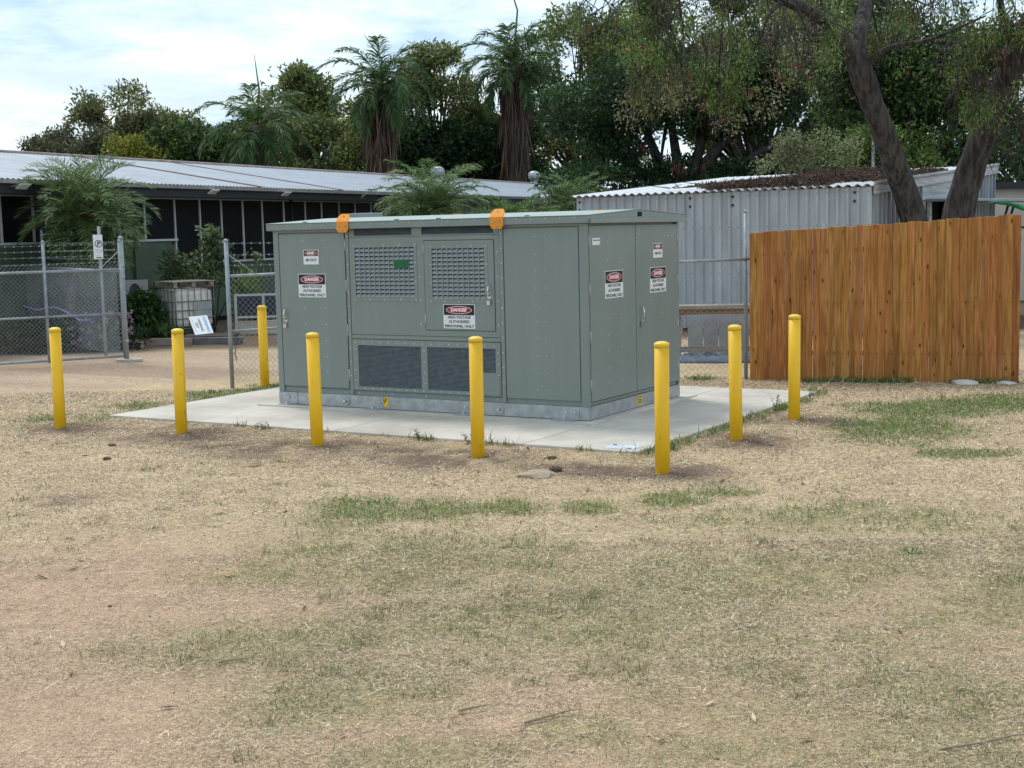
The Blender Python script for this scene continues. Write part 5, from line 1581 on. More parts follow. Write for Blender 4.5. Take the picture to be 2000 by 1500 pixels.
for (x, y, z, w, h) in ((2.5, 24.4, 5.5, .6, .5), (3.1, 24.2, 5.2, .5, .6), (4.3, 24.3, 5.15, .65, .7), (3.9, 24.6, 5.9, .8, .5), (2.6, 24.8, 4.9, .4, .45), (5.3, 24.6, 5.5, .6, .5), (5.0, 25.2, 6.2, .8, .5),
                        (6.0, 27.3, 6.5, .7, .5), (7.5, 27.6, 6.3, .9, .45), (8.3, 27.4, 6.3, .7, .4), (8.15, 25.1, 4.95, .38, .6), (8.35, 25.0, 4.45, .35, .5), (8.7, 25.0, 5.5, .5, .4), (9.2, 25.0, 5.6, .5, .5), (9.7, 25.2, 5.2, .5, .7),
                        (3.4, 24.6, 6.6, .9, .5), (1.9, 24.8, 5.9, .6, .4), (9.8, 25.4, 6.4, .8, .5), (7.0, 27.8, 7.2, 1.1, .6), (4.6, 25.2, 7.0, 1.0, .5), (8.6, 27.5, 7.2, 1.1, .6), (5.6, 26.8, 5.2, .35, .5), (3.7, 24.5, 4.6, .3, .35), (7.3, 27.4, 5.6, .6, .35)):
    can.append((x - 8.35, y - 27.0, z, w, w * 0.9, h))
for c in can:
    # twigs: drooping fine branches through each clump
    for _ in range(30):
        sx_, sy_, sz_ = c[0] + rb.uniform(-1, 1) * c[3], c[1] + rb.uniform(-1, 1) * c[4], c[2] + rb.uniform(0.1, 0.9) * c[5]
        ln = rb.uniform(0.4, 1.2)
        dx_ = rb.uniform(-.5, .5)
        mb.tube([(sx_, sy_, sz_), (sx_ + dx_ * 0.6, sy_ + rb.uniform(-.2, .2), sz_ - ln * 0.25), (sx_ + dx_, sy_ + rb.uniform(-.3, .3), sz_ - ln)], [0.014, 0.009, 0.003], 4)
    hub = Vector((c[0], c[1], c[2]))
    near = min([Vector(rel_(p)) for p in ((6.13, 25.8, 5.59), (5.67, 25.4, 5.88), (4.95, 25.0, 6.12), (3.9, 24.6, 6.5), (6.8, 26.5, 6.32), (9.53, 26.0, 5.35), (9.87, 25.8, 6.14), (8.3, 25.4, 5.32), (7.7, 25.5, 5.45), (2.9, 24.2, 6.6))], key=lambda p: (p - hub).length)
    mb.tube([near, near.lerp(hub, 0.5) + Vector((0, 0, 0.18)), hub], [0.035, 0.025, 0.008], 6)
# bare brown twigs on the right-hand trunk
for _ in range(260):
    t_ = rb.random()
    bx_, by_, bz_ = 9.0 + t_ * 0.8 - 8.35 + rb.uniform(-.1, .7), -0.6 + rb.uniform(-.6, .3), 3.3 + t_ * 2.6
    d_ = Vector((rb.uniform(-1, 1), rb.uniform(-.6, .3), rb.uniform(-1.1, .3))) * rb.uniform(.25, .7)
    mb.tube([(bx_, by_, bz_), Vector((bx_, by_, bz_)) + d_ * 0.5 + Vector((0, 0, .06)), Vector((bx_, by_, bz_)) + d_], [0.010, 0.007, 0.002], 4)
mb.build('trunk', bark, ft)
FEA = [lin(116, 142, 70), lin(98, 128, 64), lin(138, 156, 88), lin(84, 112, 58), lin(146, 152, 96)]
tuft = []
for c in can:
    for _ in range(9):
        q_ = rb.uniform(0.12, 0.26)
        tuft.append((c[0] + rb.uniform(-1, 1) * c[3], c[1] + rb.uniform(-1, 1) * c[4], c[2] + rb.uniform(-1, .7) * c[5], q_, q_, q_ * rb.uniform(1.0, 1.7)))
V_, F_, C_ = shape_leaves(tuft, 24000, 0.085, 0.02, FEA, 41, gap=0.34, gscale=1.8, droop=1.1)
link(bpy.data.objects.new('crown', npmesh('crown', V_, F_, leaf_m, C_)), ft)
sil = [(c[0] + rb.uniform(-.4, .4), c[1] + 0.2, c[2] - c[5] * rb.uniform(0.6, 1.6), 0.35, 0.3, 0.35) for c in can[:9] for _ in range(2)]
V_, F_, C_ = shape_leaves(sil, 5000, 0.06, 0.028, [lin(176, 176, 150), lin(150, 152, 118), lin(128, 134, 90), lin(120, 100, 80)], 42, gap=0.44, gscale=2.2, droop=0.5)
link(bpy.data.objects.new('crown', npmesh('crown', V_, F_, leaf_m, C_)), ft)
pods = MB()
for _ in range(90):
    c = can[rb.randrange(len(can))]
    px_, py_, pz_ = c[0] + rb.uniform(-1, 1) * c[3], c[1] - rb.uniform(0, .8) * c[4], c[2] - rb.uniform(.3, 1.6) * c[5]
    for q_ in range(rb.randint(2, 6)):
        dx_, l_ = rb.uniform(-.08, .08), rb.uniform(.06, .16)
        pods.tube([(px_ + dx_, py_, pz_), (px_ + dx_ + rb.uniform(-.02, .02), py_, pz_ - l_)], [0.010, 0.004], 4)
pods.build('seed_pods', mat('brown_pod', (0.16, 0.06, 0.04), (0.10, 0.045, 0.03), rough=0.8), ft, kind='stuff')

# ------------------------------------------------------------------ palms
def frond_mesh(length, elev, bend, nl, ll, lw, pal, seed, twist=0.0, vee=0.35, hang=0.5):
    """one feather frond growing along +x from the origin"""
    r = np.random.default_rng(seed)
    n = nl
    pts, tan = [], []
    p, e = np.zeros(3), elev
    for k_ in range(n + 1):
        t = np.array([math.cos(e), 0, math.sin(e)])
        pts.append(p.copy())
        tan.append(t)
        p = p + t * length / n
        e -= bend / n * (0.4 + 1.2 * k_ / n)
    pts, tan = np.array(pts), np.array(tan)
    V, F_, C_ = [], [], []
    pal = np.array(pal)
    for k_ in range(int(n * 0.12), n + 1):
        f = k_ / n
        L_ = ll * (0.35 + 0.65 * math.sin(math.pi * min(1, 0.12 + f * 0.86)) ** 0.7)
        t = tan[k_]
        nrm = np.array([-t[2], 0, t[0]])
        for sd in (-1, 1):
            side = np.array([0, sd, 0])
            d = side * 0.85 + t * (0.55 + 0.5 * f) + nrm * vee + np.array([0, 0, -hang * 0.4]) + r.normal(0, 0.2, 3)
            d /= np.linalg.norm(d)
            d2 = d + np.array([0, 0, -hang]) + r.normal(0, 0.1, 3)
            d2 /= np.linalg.norm(d2)
            w = np.cross(d, nrm)
            w /= np.linalg.norm(w) + 1e-9
            w = (w + nrm * r.normal(0, 0.6)) * lw / 2
            b = pts[k_] + t * r.uniform(-0.5, 0.5) * length / n
            m_ = b + d * L_ * 0.55
            e_ = m_ + d2 * L_ * 0.45
            i0 = len(V)
            V += [b - w * 0.6, b + w * 0.6, m_ + w, m_ - w, e_ + w * 0.15, e_ - w * 0.15]
            F_ += [(i0, i0 + 1, i0 + 2, i0 + 3), (i0 + 3, i0 + 2, i0 + 4, i0 + 5)]
            c = pal[r.integers(0, len(pal))] * (0.65 + 0.5 * r.random())
            C_ += [c, c]
    # rachis
    for k_ in range(n):
        w = 0.022 * length / 2.2 * (1 - 0.8 * k_ / n)
        w2 = 0.022 * length / 2.2 * (1 - 0.8 * (k_ + 1) / n)
        for (ax, bx_) in (((0, 1, 0), None), ((0, 0, 1), None)):
            a = np.array(ax)
            i0 = len(V)
            V += [pts[k_] - a * w, pts[k_] + a * w, pts[k_ + 1] + a * w2, pts[k_ + 1] - a * w2]
            F_.append((i0, i0 + 1, i0 + 2, i0 + 3))
            C_.append(np.array(lin(132, 138, 84)) if k_ < n * 0.4 else np.array(lin(112, 124, 70)))
    return npmesh('frond', np.array(V), np.array(F_), leaf_m, np.array(C_))

def palm(name, label, base, top, r0, fronds, length, nl, ll, lw, pal, seed, group=None, elev=(1.35, -1.0), bend=1.5, skirt=0, skirt_len=2.0, hang=0.5, bend_path=None, spear=0.0, lean=None, skirt_col=None, vee=0.35):
    r = random.Random(seed)
    t = thing(name, label, 'palm', base, 0, group)
    H_ = Vector(top) - Vector(base)
    path = [Vector((0, 0, -0.2))] + ([Vector(p) for p in bend_path] if bend_path else [H_ * 0.33, H_ * 0.66]) + [H_]
    mb_ = MB()
    dense, rads = [], []
    for k_ in range(len(path) - 1):
        for s_ in range(8):
            f = s_ / 8
            dense.append(path[k_].lerp(path[k_ + 1], f))
            rads.append(r0 * (1.0 + (0.07 if s_ % 2 else -0.03)))
    dense.append(H_)
    rads.append(r0 * 0.9)
    mb_.tube(dense, rads, 12)
    mb_.build('trunk', palm_bark, t)
    for k_ in range(fronds):
        f = (k_ + 0.5) / fronds
        el = elev[0] + (elev[1] - elev[0]) * f ** 0.9 + r.uniform(-.12, .12)
        az = k_ * 2.39996 + r.uniform(-.25, .25)
        ln = length * r.uniform(0.85, 1.08) * (0.8 + 0.2 * math.sin(math.pi * min(1, f + 0.25)))
        me = frond_mesh(ln, el, bend * r.uniform(0.8, 1.2) * (0.7 + 0.5 * (1 - abs(f - 0.4))), nl, ll, lw, pal, seed * 100 + k_, hang=hang, vee=vee)
        inst('frond', me, t, tuple(H_ + Vector((0, 0, -0.12 * f * length))), (r.uniform(-.15, .15), 0, az))
    if spear:
        MB().tube([H_, H_ + Vector((0.05 * spear, 0, spear * 0.5)), H_ + Vector(((lean or 0.0) * spear, 0, spear))], [0.07, 0.05, 0.012], 6).build('spear_leaf', mat('spear_green', (0.10, 0.15, 0.06), rough=0.6), t)
    if skirt:
        rs = np.random.default_rng(seed)
        n = skirt
        th = rs.random(n) * 2 * math.pi
        zt = -rs.random(n) ** 1.2 * skirt_len * 0.75
        rad = r0 + 0.03 + rs.random(n) * min(0.42, r0 * 1.1) * (1 + zt / skirt_len * 1.2)
        P = np.stack([np.cos(th) * rad, np.sin(th) * rad, zt], 1) + np.array(H_)
        d = np.stack([-np.cos(th) * 0.12, -np.sin(th) * 0.12, -np.ones(n) * 1.6], 1)
        V, F_ = leaf_quads(P, skirt_len * 0.42, 0.06, rs, d, 0.16)
        pc = np.array(skirt_col or [lin(118, 98, 82), lin(92, 76, 66), lin(70, 58, 52), lin(138, 116, 96)])
        o = bpy.data.objects.new('dead_frond_skirt', npmesh('dead_frond_skirt', V, F_, straw_m, pc[rs.integers(0, len(pc), n)] * (0.6 + 0.6 * rs.random((n, 1)))))
        link(o, t, kind='stuff')
    return t

QP = [lin(70, 100, 60), lin(86, 114, 66), lin(56, 84, 54), lin(104, 126, 76)]
palm('queen_palm', 'tall palm with a thick brown dead frond skirt, between two sparse gum trees', (-5.75, 64.5, 0), (-5.72, 64.5, 9.0), 0.37, 30, 3.2, 56, 0.72, 0.045, QP, 1, 'tall palms behind the long building',
     (1.35, -0.5), 1.8, 1500, 5.2, 0.5, spear=2.2, lean=-0.3)
palm('queen_palm', 'tallest palm with a long spear leaf and ragged dead frond skirt, beside the dark tree', (0.52, 78.5, 0), (0.49, 78.5, 11.4), 0.45, 28, 4.1, 56, 0.95, 0.057, QP, 2, 'tall palms behind the long building',
     (1.35, -0.5), 1.8, 1400, 6.9, 0.5, spear=5.8, lean=-0.1)
palm('queen_palm', 'shorter dark green palm with an upright spear, rising above the roof', (-11.35, 64, 0), (-11.35, 64, 7.2), 0.30, 30, 3.2, 50, 0.75, 0.045, QP, 3, 'tall palms behind the long building',
     (1.25, -1.0), 1.5, 0, 3.0, 0.6, spear=3.2, lean=0.0)
DP = [lin(108, 136, 84), lin(90, 120, 72), lin(128, 150, 98), lin(74, 104, 62), lin(150, 166, 124)]
palm('date_palm', 'feathery small palm with a leaning thin trunk, in front of the dark windows', (-9.40, 29.0, 0), (-8.95, 29.5, 2.75), 0.10, 90, 1.6, 46, 0.36, 0.016, DP, 4, 'feathery garden palms',
     (1.55, -0.7), 1.25, 420, 1.0, 0.25, vee=0.5, bend_path=[(0.12, 0.1, 0.7), (0.2, 0.25, 1.5)], skirt_col=[lin(120, 110, 84), lin(84, 72, 58), lin(58, 48, 40), lin(150, 146, 110)])
palm('date_palm', 'widest feathery palm, bright topped, behind the kiosk roof between the orange lugs', (-2.15, 40, 0), (-2.12, 40, 2.75), 0.16, 84, 2.15, 46, 0.46, 0.020, DP, 5, 'feathery garden palms',
     (1.45, -0.7), 1.5, 0, 1, 0.5)
palm('date_palm', 'small feathery palm standing against the end of the white iron shed', (2.05, 44, 0), (2.08, 44, 2.7), 0.14, 60, 1.7, 42, 0.42, 0.020, DP, 6, 'feathery garden palms',
     (1.45, -0.7), 1.4, 0, 1, 0.5)
palm('date_palm', 'lowest feathery palm, just topping the kiosk roof beside the second orange lug', (0.15, 42, 0), (0.12, 42, 2.15), 0.13, 56, 1.65, 42, 0.42, 0.020, [lin(92, 124, 62), lin(78, 112, 56), lin(106, 132, 72)], 7, 'feathery garden palms',
     (1.4, -0.6), 1.4, 0, 1, 0.5)

# ------------------------------------------------------------------ garden bed by the building
def bush(name, label, x, y, clumps, n, L, W_, pal, seed, cat='shrub', group=None, stems=5, **kw):
    t = thing(name, label, cat, (x, y, 0), 0, group)
    mb_ = MB()
    r = random.Random(seed)
    for c in clumps:
        mb_.tube([(r.uniform(-.06, .06), r.uniform(-.06, .06), -0.02), (c[0] * 0.5, c[1] * 0.5, c[2] * 0.6), c[:3]], [0.018, 0.012, 0.005], 5)
    mb_.build('stems', bark_far, t)
    V, F_, c = shape_leaves(clumps, n, L, W_, pal, seed, **kw)
    link(bpy.data.objects.new('foliage', npmesh('foliage', V, F_, leaf_m, c)), t)
    return t
GRN = [lin(70, 104, 54), lin(88, 120, 62), lin(56, 88, 50), lin(104, 132, 76)]
bush('leafy_shrub', 'rounded glossy green shrub beside the white liquid tank', -8.35, 31.3, [(0, 0, .55, .55, .5, .45), (.4, -.1, .4, .4, .4, .35), (-.35, 0, .4, .4, .4, .35), (.1, -.1, .8, .35, .35, .25), (.62, -.1, .35, .3, .3, .3)], 3600, 0.15, 0.05, GRN, 51, group='garden shrubs', gap=0.25, droop=0.5)
sap = [(0, 0, 2.3, .22, .22, .25), (.15, 0, 1.95, .3, .3, .25), (-.15, 0, 1.75, .3, .3, .25), (.35, 0, 1.6, .3, .3, .2), (-.5, 0, 1.45, .35, .3, .2), (-.85, 0, 1.7, .3, .3, .18), (.1, 0, 1.3, .5, .4, .25), (-.95, 0, 1.35, .3, .3, .2), (.7, 0, 1.25, .3, .3, .2), (.95, .1, 1.7, .22, .2, .16)]
bush('young_tree', 'slender young tree with pale leaves rising behind the white liquid tank', -6.95, 32.3, sap, 1500, 0.15, 0.075, [lin(112, 128, 90), lin(92, 112, 72), lin(128, 140, 108), lin(76, 96, 60)], 52, 'tree', gap=0.25, gscale=2)
bush('leafy_shrub', 'tall grassy green shrub between the tank and the mesh gate leaf', -6.0, 31.6, [(0, 0, .6, .3, .3, .5), (.2, 0, .3, .4, .3, .3), (0, 0, 1.0, .25, .25, .3)], 1600, 0.22, 0.03, [lin(96, 124, 58), lin(120, 140, 70), lin(76, 104, 52)], 53, group='garden shrubs', gap=0.2, up=1.0)
bush('flowering_shrub', 'low shrub dotted with pink flowers behind the open mesh gate', -8.15, 27.3, [(0, 0, .45, .6, .4, .35), (.4, 0, .3, .5, .4, .3), (-.5, 0, .35, .5, .4, .3), (-1.1, 0, .35, .5, .4, .3)], 3200, 0.10, 0.045, [lin(52, 76, 48), lin(66, 88, 54), lin(44, 62, 44)], 54, group='garden shrubs', gap=0.25)
fl = MB()
rf_ = random.Random(8)
for _ in range(55):
    x, y, z = -8.15 + rf_.uniform(-.5, .85), 27.3 - rf_.uniform(.25, .55), rf_.uniform(.2, .8)
    for k_ in range(4):
        a_ = k_ * 1.571 + rf_.random()
        fl.add([(x, y, z), (x + .03 * math.cos(a_) - .012 * math.sin(a_), y - .012, z + .03 * math.sin(a_) + .012 * math.cos(a_)), (x + .045 * math.cos(a_), y - .008, z + .045 * math.sin(a_)), (x + .03 * math.cos(a_) + .012 * math.sin(a_), y - .012, z + .03 * math.sin(a_) - .012 * math.cos(a_))], [(0, 1, 2, 3)])
fo = fl.build('flowers', mat('pink_petal', (0.42, 0.27, 0.38), (0.34, 0.2, 0.3), rough=0.6, transl=0.3), None, kind='stuff')
fo.parent = [o for o in bpy.data.objects if o.name.startswith('flowering_shrub')][0]
fo.location = (8.15, -27.3, 0)
bush('leafy_shrub', 'low dull green ground shrub behind the outer bay of the open gate leaf', -9.9, 27.2, [(0, 0, .35, .7, .4, .3), (.7, 0, .25, .5, .4, .25), (-.7, 0, .3, .6, .4, .3)], 2600, 0.11, 0.045, [lin(62, 82, 52), lin(78, 96, 60), lin(90, 84, 60)], 55, group='garden shrubs', gap=0.3)
bush('leafy_shrub', 'dark bushy shrub under the leaning palm', -9.7, 30.0, [(0, 0, .6, .7, .4, .5), (.8, 0, .5, .6, .4, .45), (-.7, 0, .5, .6, .4, .4)], 3000, 0.13, 0.05, [lin(46, 68, 44), lin(58, 80, 50), lin(40, 58, 40)], 56, group='garden shrubs', gap=0.28)
def strap_plant(x, y, n, ln, lb, seed, pal):
    t = thing('strap_leaf_plant', lb, 'plant', (x, y, 0), 0, 'strap leaf plants')
    r = random.Random(seed)
    V, F_, C_ = [], [], []
    for _ in range(n):
        a_, e_, l_ = r.uniform(0, 6.28), r.uniform(.7, 1.45), ln * r.uniform(.6, 1.1)
        p = Vector((r.uniform(-.05, .05), r.uniform(-.05, .05), 0))
        d = Vector((math.cos(a_) * math.cos(e_), math.sin(a_) * math.cos(e_), math.sin(e_)))
        s_ = Vector((-math.sin(a_), math.cos(a_), 0)) * 0.016
        c = np.array(pal[r.randrange(len(pal))]) * r.uniform(.7, 1.2)
        for k_ in range(5):
            q_ = p + d * l_ / 5
            i0 = len(V)
            w0, w1 = 1 - k_ / 5, 1 - (k_ + 1) / 5.2
            V += [p - s_ * w0, p + s_ * w0, q_ + s_ * w1, q_ - s_ * w1]
            F_.append((i0, i0 + 1, i0 + 2, i0 + 3))
            C_.append(c)
            p = q_
            d = (d + Vector((math.cos(a_) * .12, math.sin(a_) * .12, -0.42))).normalized()
    link(bpy.data.objects.new('leaves', npmesh('leaves', np.array(V), np.array(F_), leaf_m, np.array(C_))), t)
strap_plant(-7.65, 30.4, 70, 0.75, 'arching strap leaf clump in front of the white liquid tank', 61, GRN)
strap_plant(-7.15, 30.2, 50, 0.6, 'smaller strap leaf clump beside the dark pallet', 62, GRN)
strap_plant(-8.1, 30.6, 50, 0.5, 'strap leaf clump at the foot of the glossy shrub', 63, GRN)

# liquid tank in its cage
ibc = thing('liquid_tank', 'dirty white plastic liquid tank in a steel cage on a dark pallet base', 'tank', (-7.38, 31.35, 0), R(42))
tank_m = mat('milky_plastic', (0.78, 0.76, 0.70), (0.60, 0.57, 0.51), rough=0.5, scale=2.5, stretch=(1, 1, 0.6))
MB().box(-0.47, 0.47, -0.47, 0.47, 0.20, 1.04).build('tank', tank_m, ibc, bevel=0.09)
cage_m = mat('cage_steel', (0.27, 0.265, 0.26), (0.17, 0.165, 0.16), rough=0.6, metal=0.4)
for s_ in (-1, 1):
    for k in range(7):
        a_ = -0.48 + k * 0.16
        MB().tube([(a_, s_ * 0.49, 0.16), (a_, s_ * 0.49, 1.08)], 0.010, 6).build('cage_bar', cage_m, ibc)
        MB().tube([(s_ * 0.49, a_, 0.16), (s_ * 0.49, a_, 1.08)], 0.010, 6).build('cage_bar', cage_m, ibc)
for z in (0.18, 0.40, 0.58, 0.78, 1.08):
    MB().tube([(-0.5, -0.5, z), (0.5, -0.5, z), (0.5, 0.5, z), (-0.5, 0.5, z), (-0.5, -0.5, z)], 0.012, 6).build('cage_ring', cage_m, ibc)
MB().box(-0.48, 0.48, -0.48, 0.48, 0.10, 0.155).build('base_deck', dark_trim, ibc)
for x in (-0.42, 0, 0.42):
    for y in (-0.42, 0, 0.42):
        MB().box(x - 0.06, x + 0.06, y - 0.06, y + 0.06, 0.0, 0.10).build('base_foot', dark_trim, ibc)
MB().box(-0.507, -0.503, -0.12, 0.32, 0.40, 0.78).build('label_plate', mat('grey_plate', (0.16, 0.20, 0.22), (0.12, 0.15, 0.165), rough=0.6), ibc)
MB().box(-0.05, 0.38, -0.507, -0.503, 0.40, 0.76).build('label_plate', mat('pale_plate', (0.42, 0.45, 0.45), (0.33, 0.36, 0.36), rough=0.5, metal=0.2), ibc)
pt = thing('timber_pallet', 'weathered timber pallet lying on top of the white liquid tank', 'pallet', (-7.38, 31.35, 1.095), R(40))
for k in range(6):
    MB().box(-0.52, 0.52, -0.52 + k * 0.185, -0.40 + k * 0.185, 0.115, 0.135).build('deck_board', oldwood, pt)
for x in (-0.49, -0.04, 0.41):
    for y in (-0.5, -0.05, 0.40):
        MB().box(x, x + 0.09, y, y + 0.10, 0.02, 0.114).build('block', oldwood, pt)
    MB().box(x, x + 0.09, -0.52, 0.52, 0.0, 0.0195).build('bottom_board', oldwood, pt)
dp = thing('dark_pallet', 'dark pallet lying on the ground under the leaning sign', 'pallet', (-6.35, 29.2, 0.0), R(2))
dkwood = mat('dark_wet_timber', (0.075, 0.062, 0.052), (0.04, 0.033, 0.028), rough=0.8, scale=4, stretch=(.6, 6, 6), rand=.1)
for k in range(5):
    MB().box(-0.55, 0.55, -0.45 + k * 0.19, -0.33 + k * 0.19, 0.125, 0.145).build('deck_board', dkwood, dp)
for x in (-0.53, -0.05, 0.43):
    MB().box(x, x + 0.10, -0.45, 0.43, 0.0, 0.1245).build('bearer', dkwood, dp)
sl = thing('timber_sleeper', 'grey timber sleeper edging the garden bed before the dark pallet', 'sleeper', (-7.40, 28.30, 0), R(-5))
MB().box(0, 0.88, 0, 0.12, 0.0, 0.15).build('sleeper_beam', oldwood, sl, bevel=0.01)
sl = thing('timber_sleeper', 'dark grey timber sleeper lying in front of the dark pallet', 'sleeper', (-6.50, 28.24, 0), R(-2))
MB().box(0, 1.0, 0, 0.12, 0.0, 0.15).build('sleeper_beam', mat('slate_timber', (0.15, 0.15, 0.155), (0.09, 0.09, 0.095), rough=0.8, scale=5), sl, bevel=0.01)
sl = thing('timber_sleeper', 'pale low timber sleeper behind the open gate hinge post', 'sleeper', (-8.15, 28.1, 0), R(-24))
MB().box(-0.2, 0.75, 0, 0.1, 0.0, 0.12).build('sleeper_beam', oldwood, sl, bevel=0.01)
# fallen sign leaning on the tank
sn = thing('leaning_sign', 'white sign board with blue and dark lettering, leaning sideways on the dark pallet', 'sign')
SW, SH = 0.54, 0.40
va = Vector((0.20, -0.34, -0.36)).normalized()          # reading direction runs down the slope
vb = Vector((0.355, 0.187, 0.02)).normalized()
vc = va.cross(vb)
cS_ = Vector((-6.89, 29.58, 0.505)) + va * SW / 2 + vb * SH / 2
sn.matrix_world = Matrix(((va.x, vb.x, vc.x, cS_.x), (va.y, vb.y, vc.y, cS_.y), (va.z, vb.z, vc.z, cS_.z), (0, 0, 0, 1)))
MB().box(-SW / 2, SW / 2, -SH / 2, SH / 2, -0.004, 0.004).build('board', mat('sign_white', (0.86, 0.88, 0.90), (0.80, 0.82, 0.84), rough=0.4), sn)
for t_, yy, sz, m_ in (('CLEANAWAY', 0.115, 0.085, blue_p), ('CARDBOARD', -0.01, 0.068, mat('slate_print', (0.10, 0.13, 0.17))), ('ONLY', -0.085, 0.068, mat('slate_print', (0.1, 0.13, 0.17)))):
    me = text_mesh(t_, sz, m_, 0.002)
    inst('lettering', me, sn, (-0.0, yy, 0.0055), (0, 0, 0), (0.92, 1, 1))
for yy in (-0.145, -0.155):
    MB().box(-0.2, 0.2, yy - 0.002, yy + 0.002, 0.004, 0.0055).build('text_line', mat('grey_print', (0.45, 0.46, 0.48)), sn)
# air conditioner on the wall
ac = thing('air_conditioner', 'grey box air conditioner with a round fan, standing by the green wall', 'air conditioner', (-9.05, 33.15, 0), math.atan2(0.9237, 0.383) + math.pi * 0)
case_m = mat('ac_case', (0.40, 0.41, 0.40), (0.32, 0.33, 0.32), rough=0.6)
MB().box(-0.45, 0.45, -0.15, 0.15, 0.62, 1.22).build('case', case_m, ac, bevel=0.015)
MB().box(-0.42, 0.42, -0.12, 0.12, 0.0, 0.615).build('stand', dark_trim, ac)
ringp = [(0.23 * math.cos(t * math.pi / 12), 0, 0.23 * math.sin(t * math.pi / 12)) for t in range(25)]
MB().prism([(0.22 * math.cos(t * math.pi / 12), 0, 0.22 * math.sin(t * math.pi / 12)) for t in range(24)], (0, -0.004, 0)).build('fan_opening', cavity, ac, (-0.08, -0.1505, 0.92))
for q_ in (0.07, 0.12, 0.17, 0.22):
    MB().tube([(q_ * math.cos(t * math.pi / 10), -0.008, q_ * math.sin(t * math.pi / 10)) for t in range(21)], 0.005, 4, caps=False).build('fan_guard_ring', case_m, ac, (-0.08, -0.152, 0.92))
# low screen with dark blue panels behind the mesh gate leaf
bs = thing('blue_panel_screen', 'low white framed screen with dark blue panels behind the mesh gate leaf', 'screen', (-6.15, 31.0, 0), R(4))
for k in range(3):
    MB().box(0.03 + k * 0.62, 0.60 + k * 0.62, 0.0, 0.02, 0.42, 0.86).build('panel', mat('navy_panel', (0.020, 0.026, 0.055), (0.014, 0.018, 0.04), rough=0.6), bs)
for x in (0, 0.615, 1.23, 1.85):
    MB().box(x - 0.026, x + 0.026, -0.02, 0.04, 0.0, 0.91).build('upright', frame_w, bs)
for z in (0.39, 0.885):
    for k in range(3):
        MB().box(0.03 + k * 0.6155, 0.585 + k * 0.6155, -0.015, 0.035, z - 0.022, z + 0.022).build('rail', frame_w, bs)
MB().box(-0.02, 1.9, 0.05, 0.2, 0.0, 0.3).build('concrete_kerb', conc, bs)
# purple hose looped along the fence
hs_ = MB()
pts = [(-9.62, 26.05 + 1.3, 0.93), (-9.2, 26.9, 0.86), (-8.75, 26.6, 0.92), (-8.5, 26.35, 0.86), (-8.15, 26.15, 0.68), (-7.9, 26.0, 0.68), (-7.72, 25.93, 0.78), (-7.64, 25.87, 0.95), (-7.63, 25.85, 1.12)]
dense = []
for a_, b_ in zip(pts[:-1], pts[1:]):
    for k in range(4):
        dense.append(Vector(a_).lerp(Vector(b_), k / 4))
hs_.tube(dense, 0.018, 6)
hs_.build('purple_hose', mat('purple_plastic', (0.15, 0.12, 0.36), (0.11, 0.09, 0.28), rough=0.5), label='purple hose looped along the mesh behind the open gate', cat='hose')

# ------------------------------------------------------------------ stones, clods and sticks
def rock(name, lb, x, y, s, m, seed, flat=0.6, group=None):
    r = random.Random(seed)
    bm = bmesh.new()
    bmesh.ops.create_icosphere(bm, subdivisions=2, radius=1)
    for v in bm.verts:
        k_ = 1 + r.uniform(-.22, .22)
        v.co = Vector((v.co.x * s * k_ * 1.2, v.co.y * s * k_, v.co.z * s * k_ * flat))
    me = bpy.data.meshes.new(name)
    bm.to_mesh(me)
    bm.free()
    me.materials.append(m)
    o = bpy.data.objects.new(name, me)
    o.location = (x, y, gzf(x, y) + s * flat * (0.0 if 'buried' in name else 0.35))
    o.rotation_euler = (0, 0, r.uniform(0, 6))
    return link(o, None, lb, 'stone' if 'stone' in name else 'clod', group)
clod_m = mat('dark_clod', (0.085, 0.062, 0.048), (0.05, 0.037, 0.03), rough=0.95, scale=20, bump=0.6, bscale=40)
stone_m = mat('sandy_stone', (0.38, 0.305, 0.215), (0.30, 0.24, 0.165), rough=0.9, scale=12, bump=0.4, bscale=40)
white_stone = mat('pale_stone', (0.55, 0.54, 0.50), (0.42, 0.41, 0.38), rough=0.9, scale=9, bump=0.4, bscale=30)
rock('soil_clod', 'small dark clod alone on the straw in front of the bollards near the gate', -4.07, 13.66, 0.035, clod_m, 1)
rock('soil_clod', 'flat dark clod between two bollards at the outer end of the row', -4.28, 14.58, 0.045, clod_m, 2, 0.35)
rock('half_buried_stone', 'sandy half buried stone beside the corner bollard', 0.20, 12.25, 0.15, stone_m, 3, 0.34)
rock('soil_clod', 'dark clod lying against the sandy stone', 0.38, 12.40, 0.055, clod_m, 4)
rock('soil_clod', 'dark clod before the pad edge near the vent grilles', 0.36, 13.1, 0.05, clod_m, 5, 0.4)
rock('pale_stone', 'flat pale stone at the foot of the timber fence', 6.10, 18.52, 0.17, white_stone, 6, 0.28)
rock('pale_stone', 'smaller pale stone under the outer end of the timber fence', 6.62, 18.36, 0.12, white_stone, 7, 0.28)
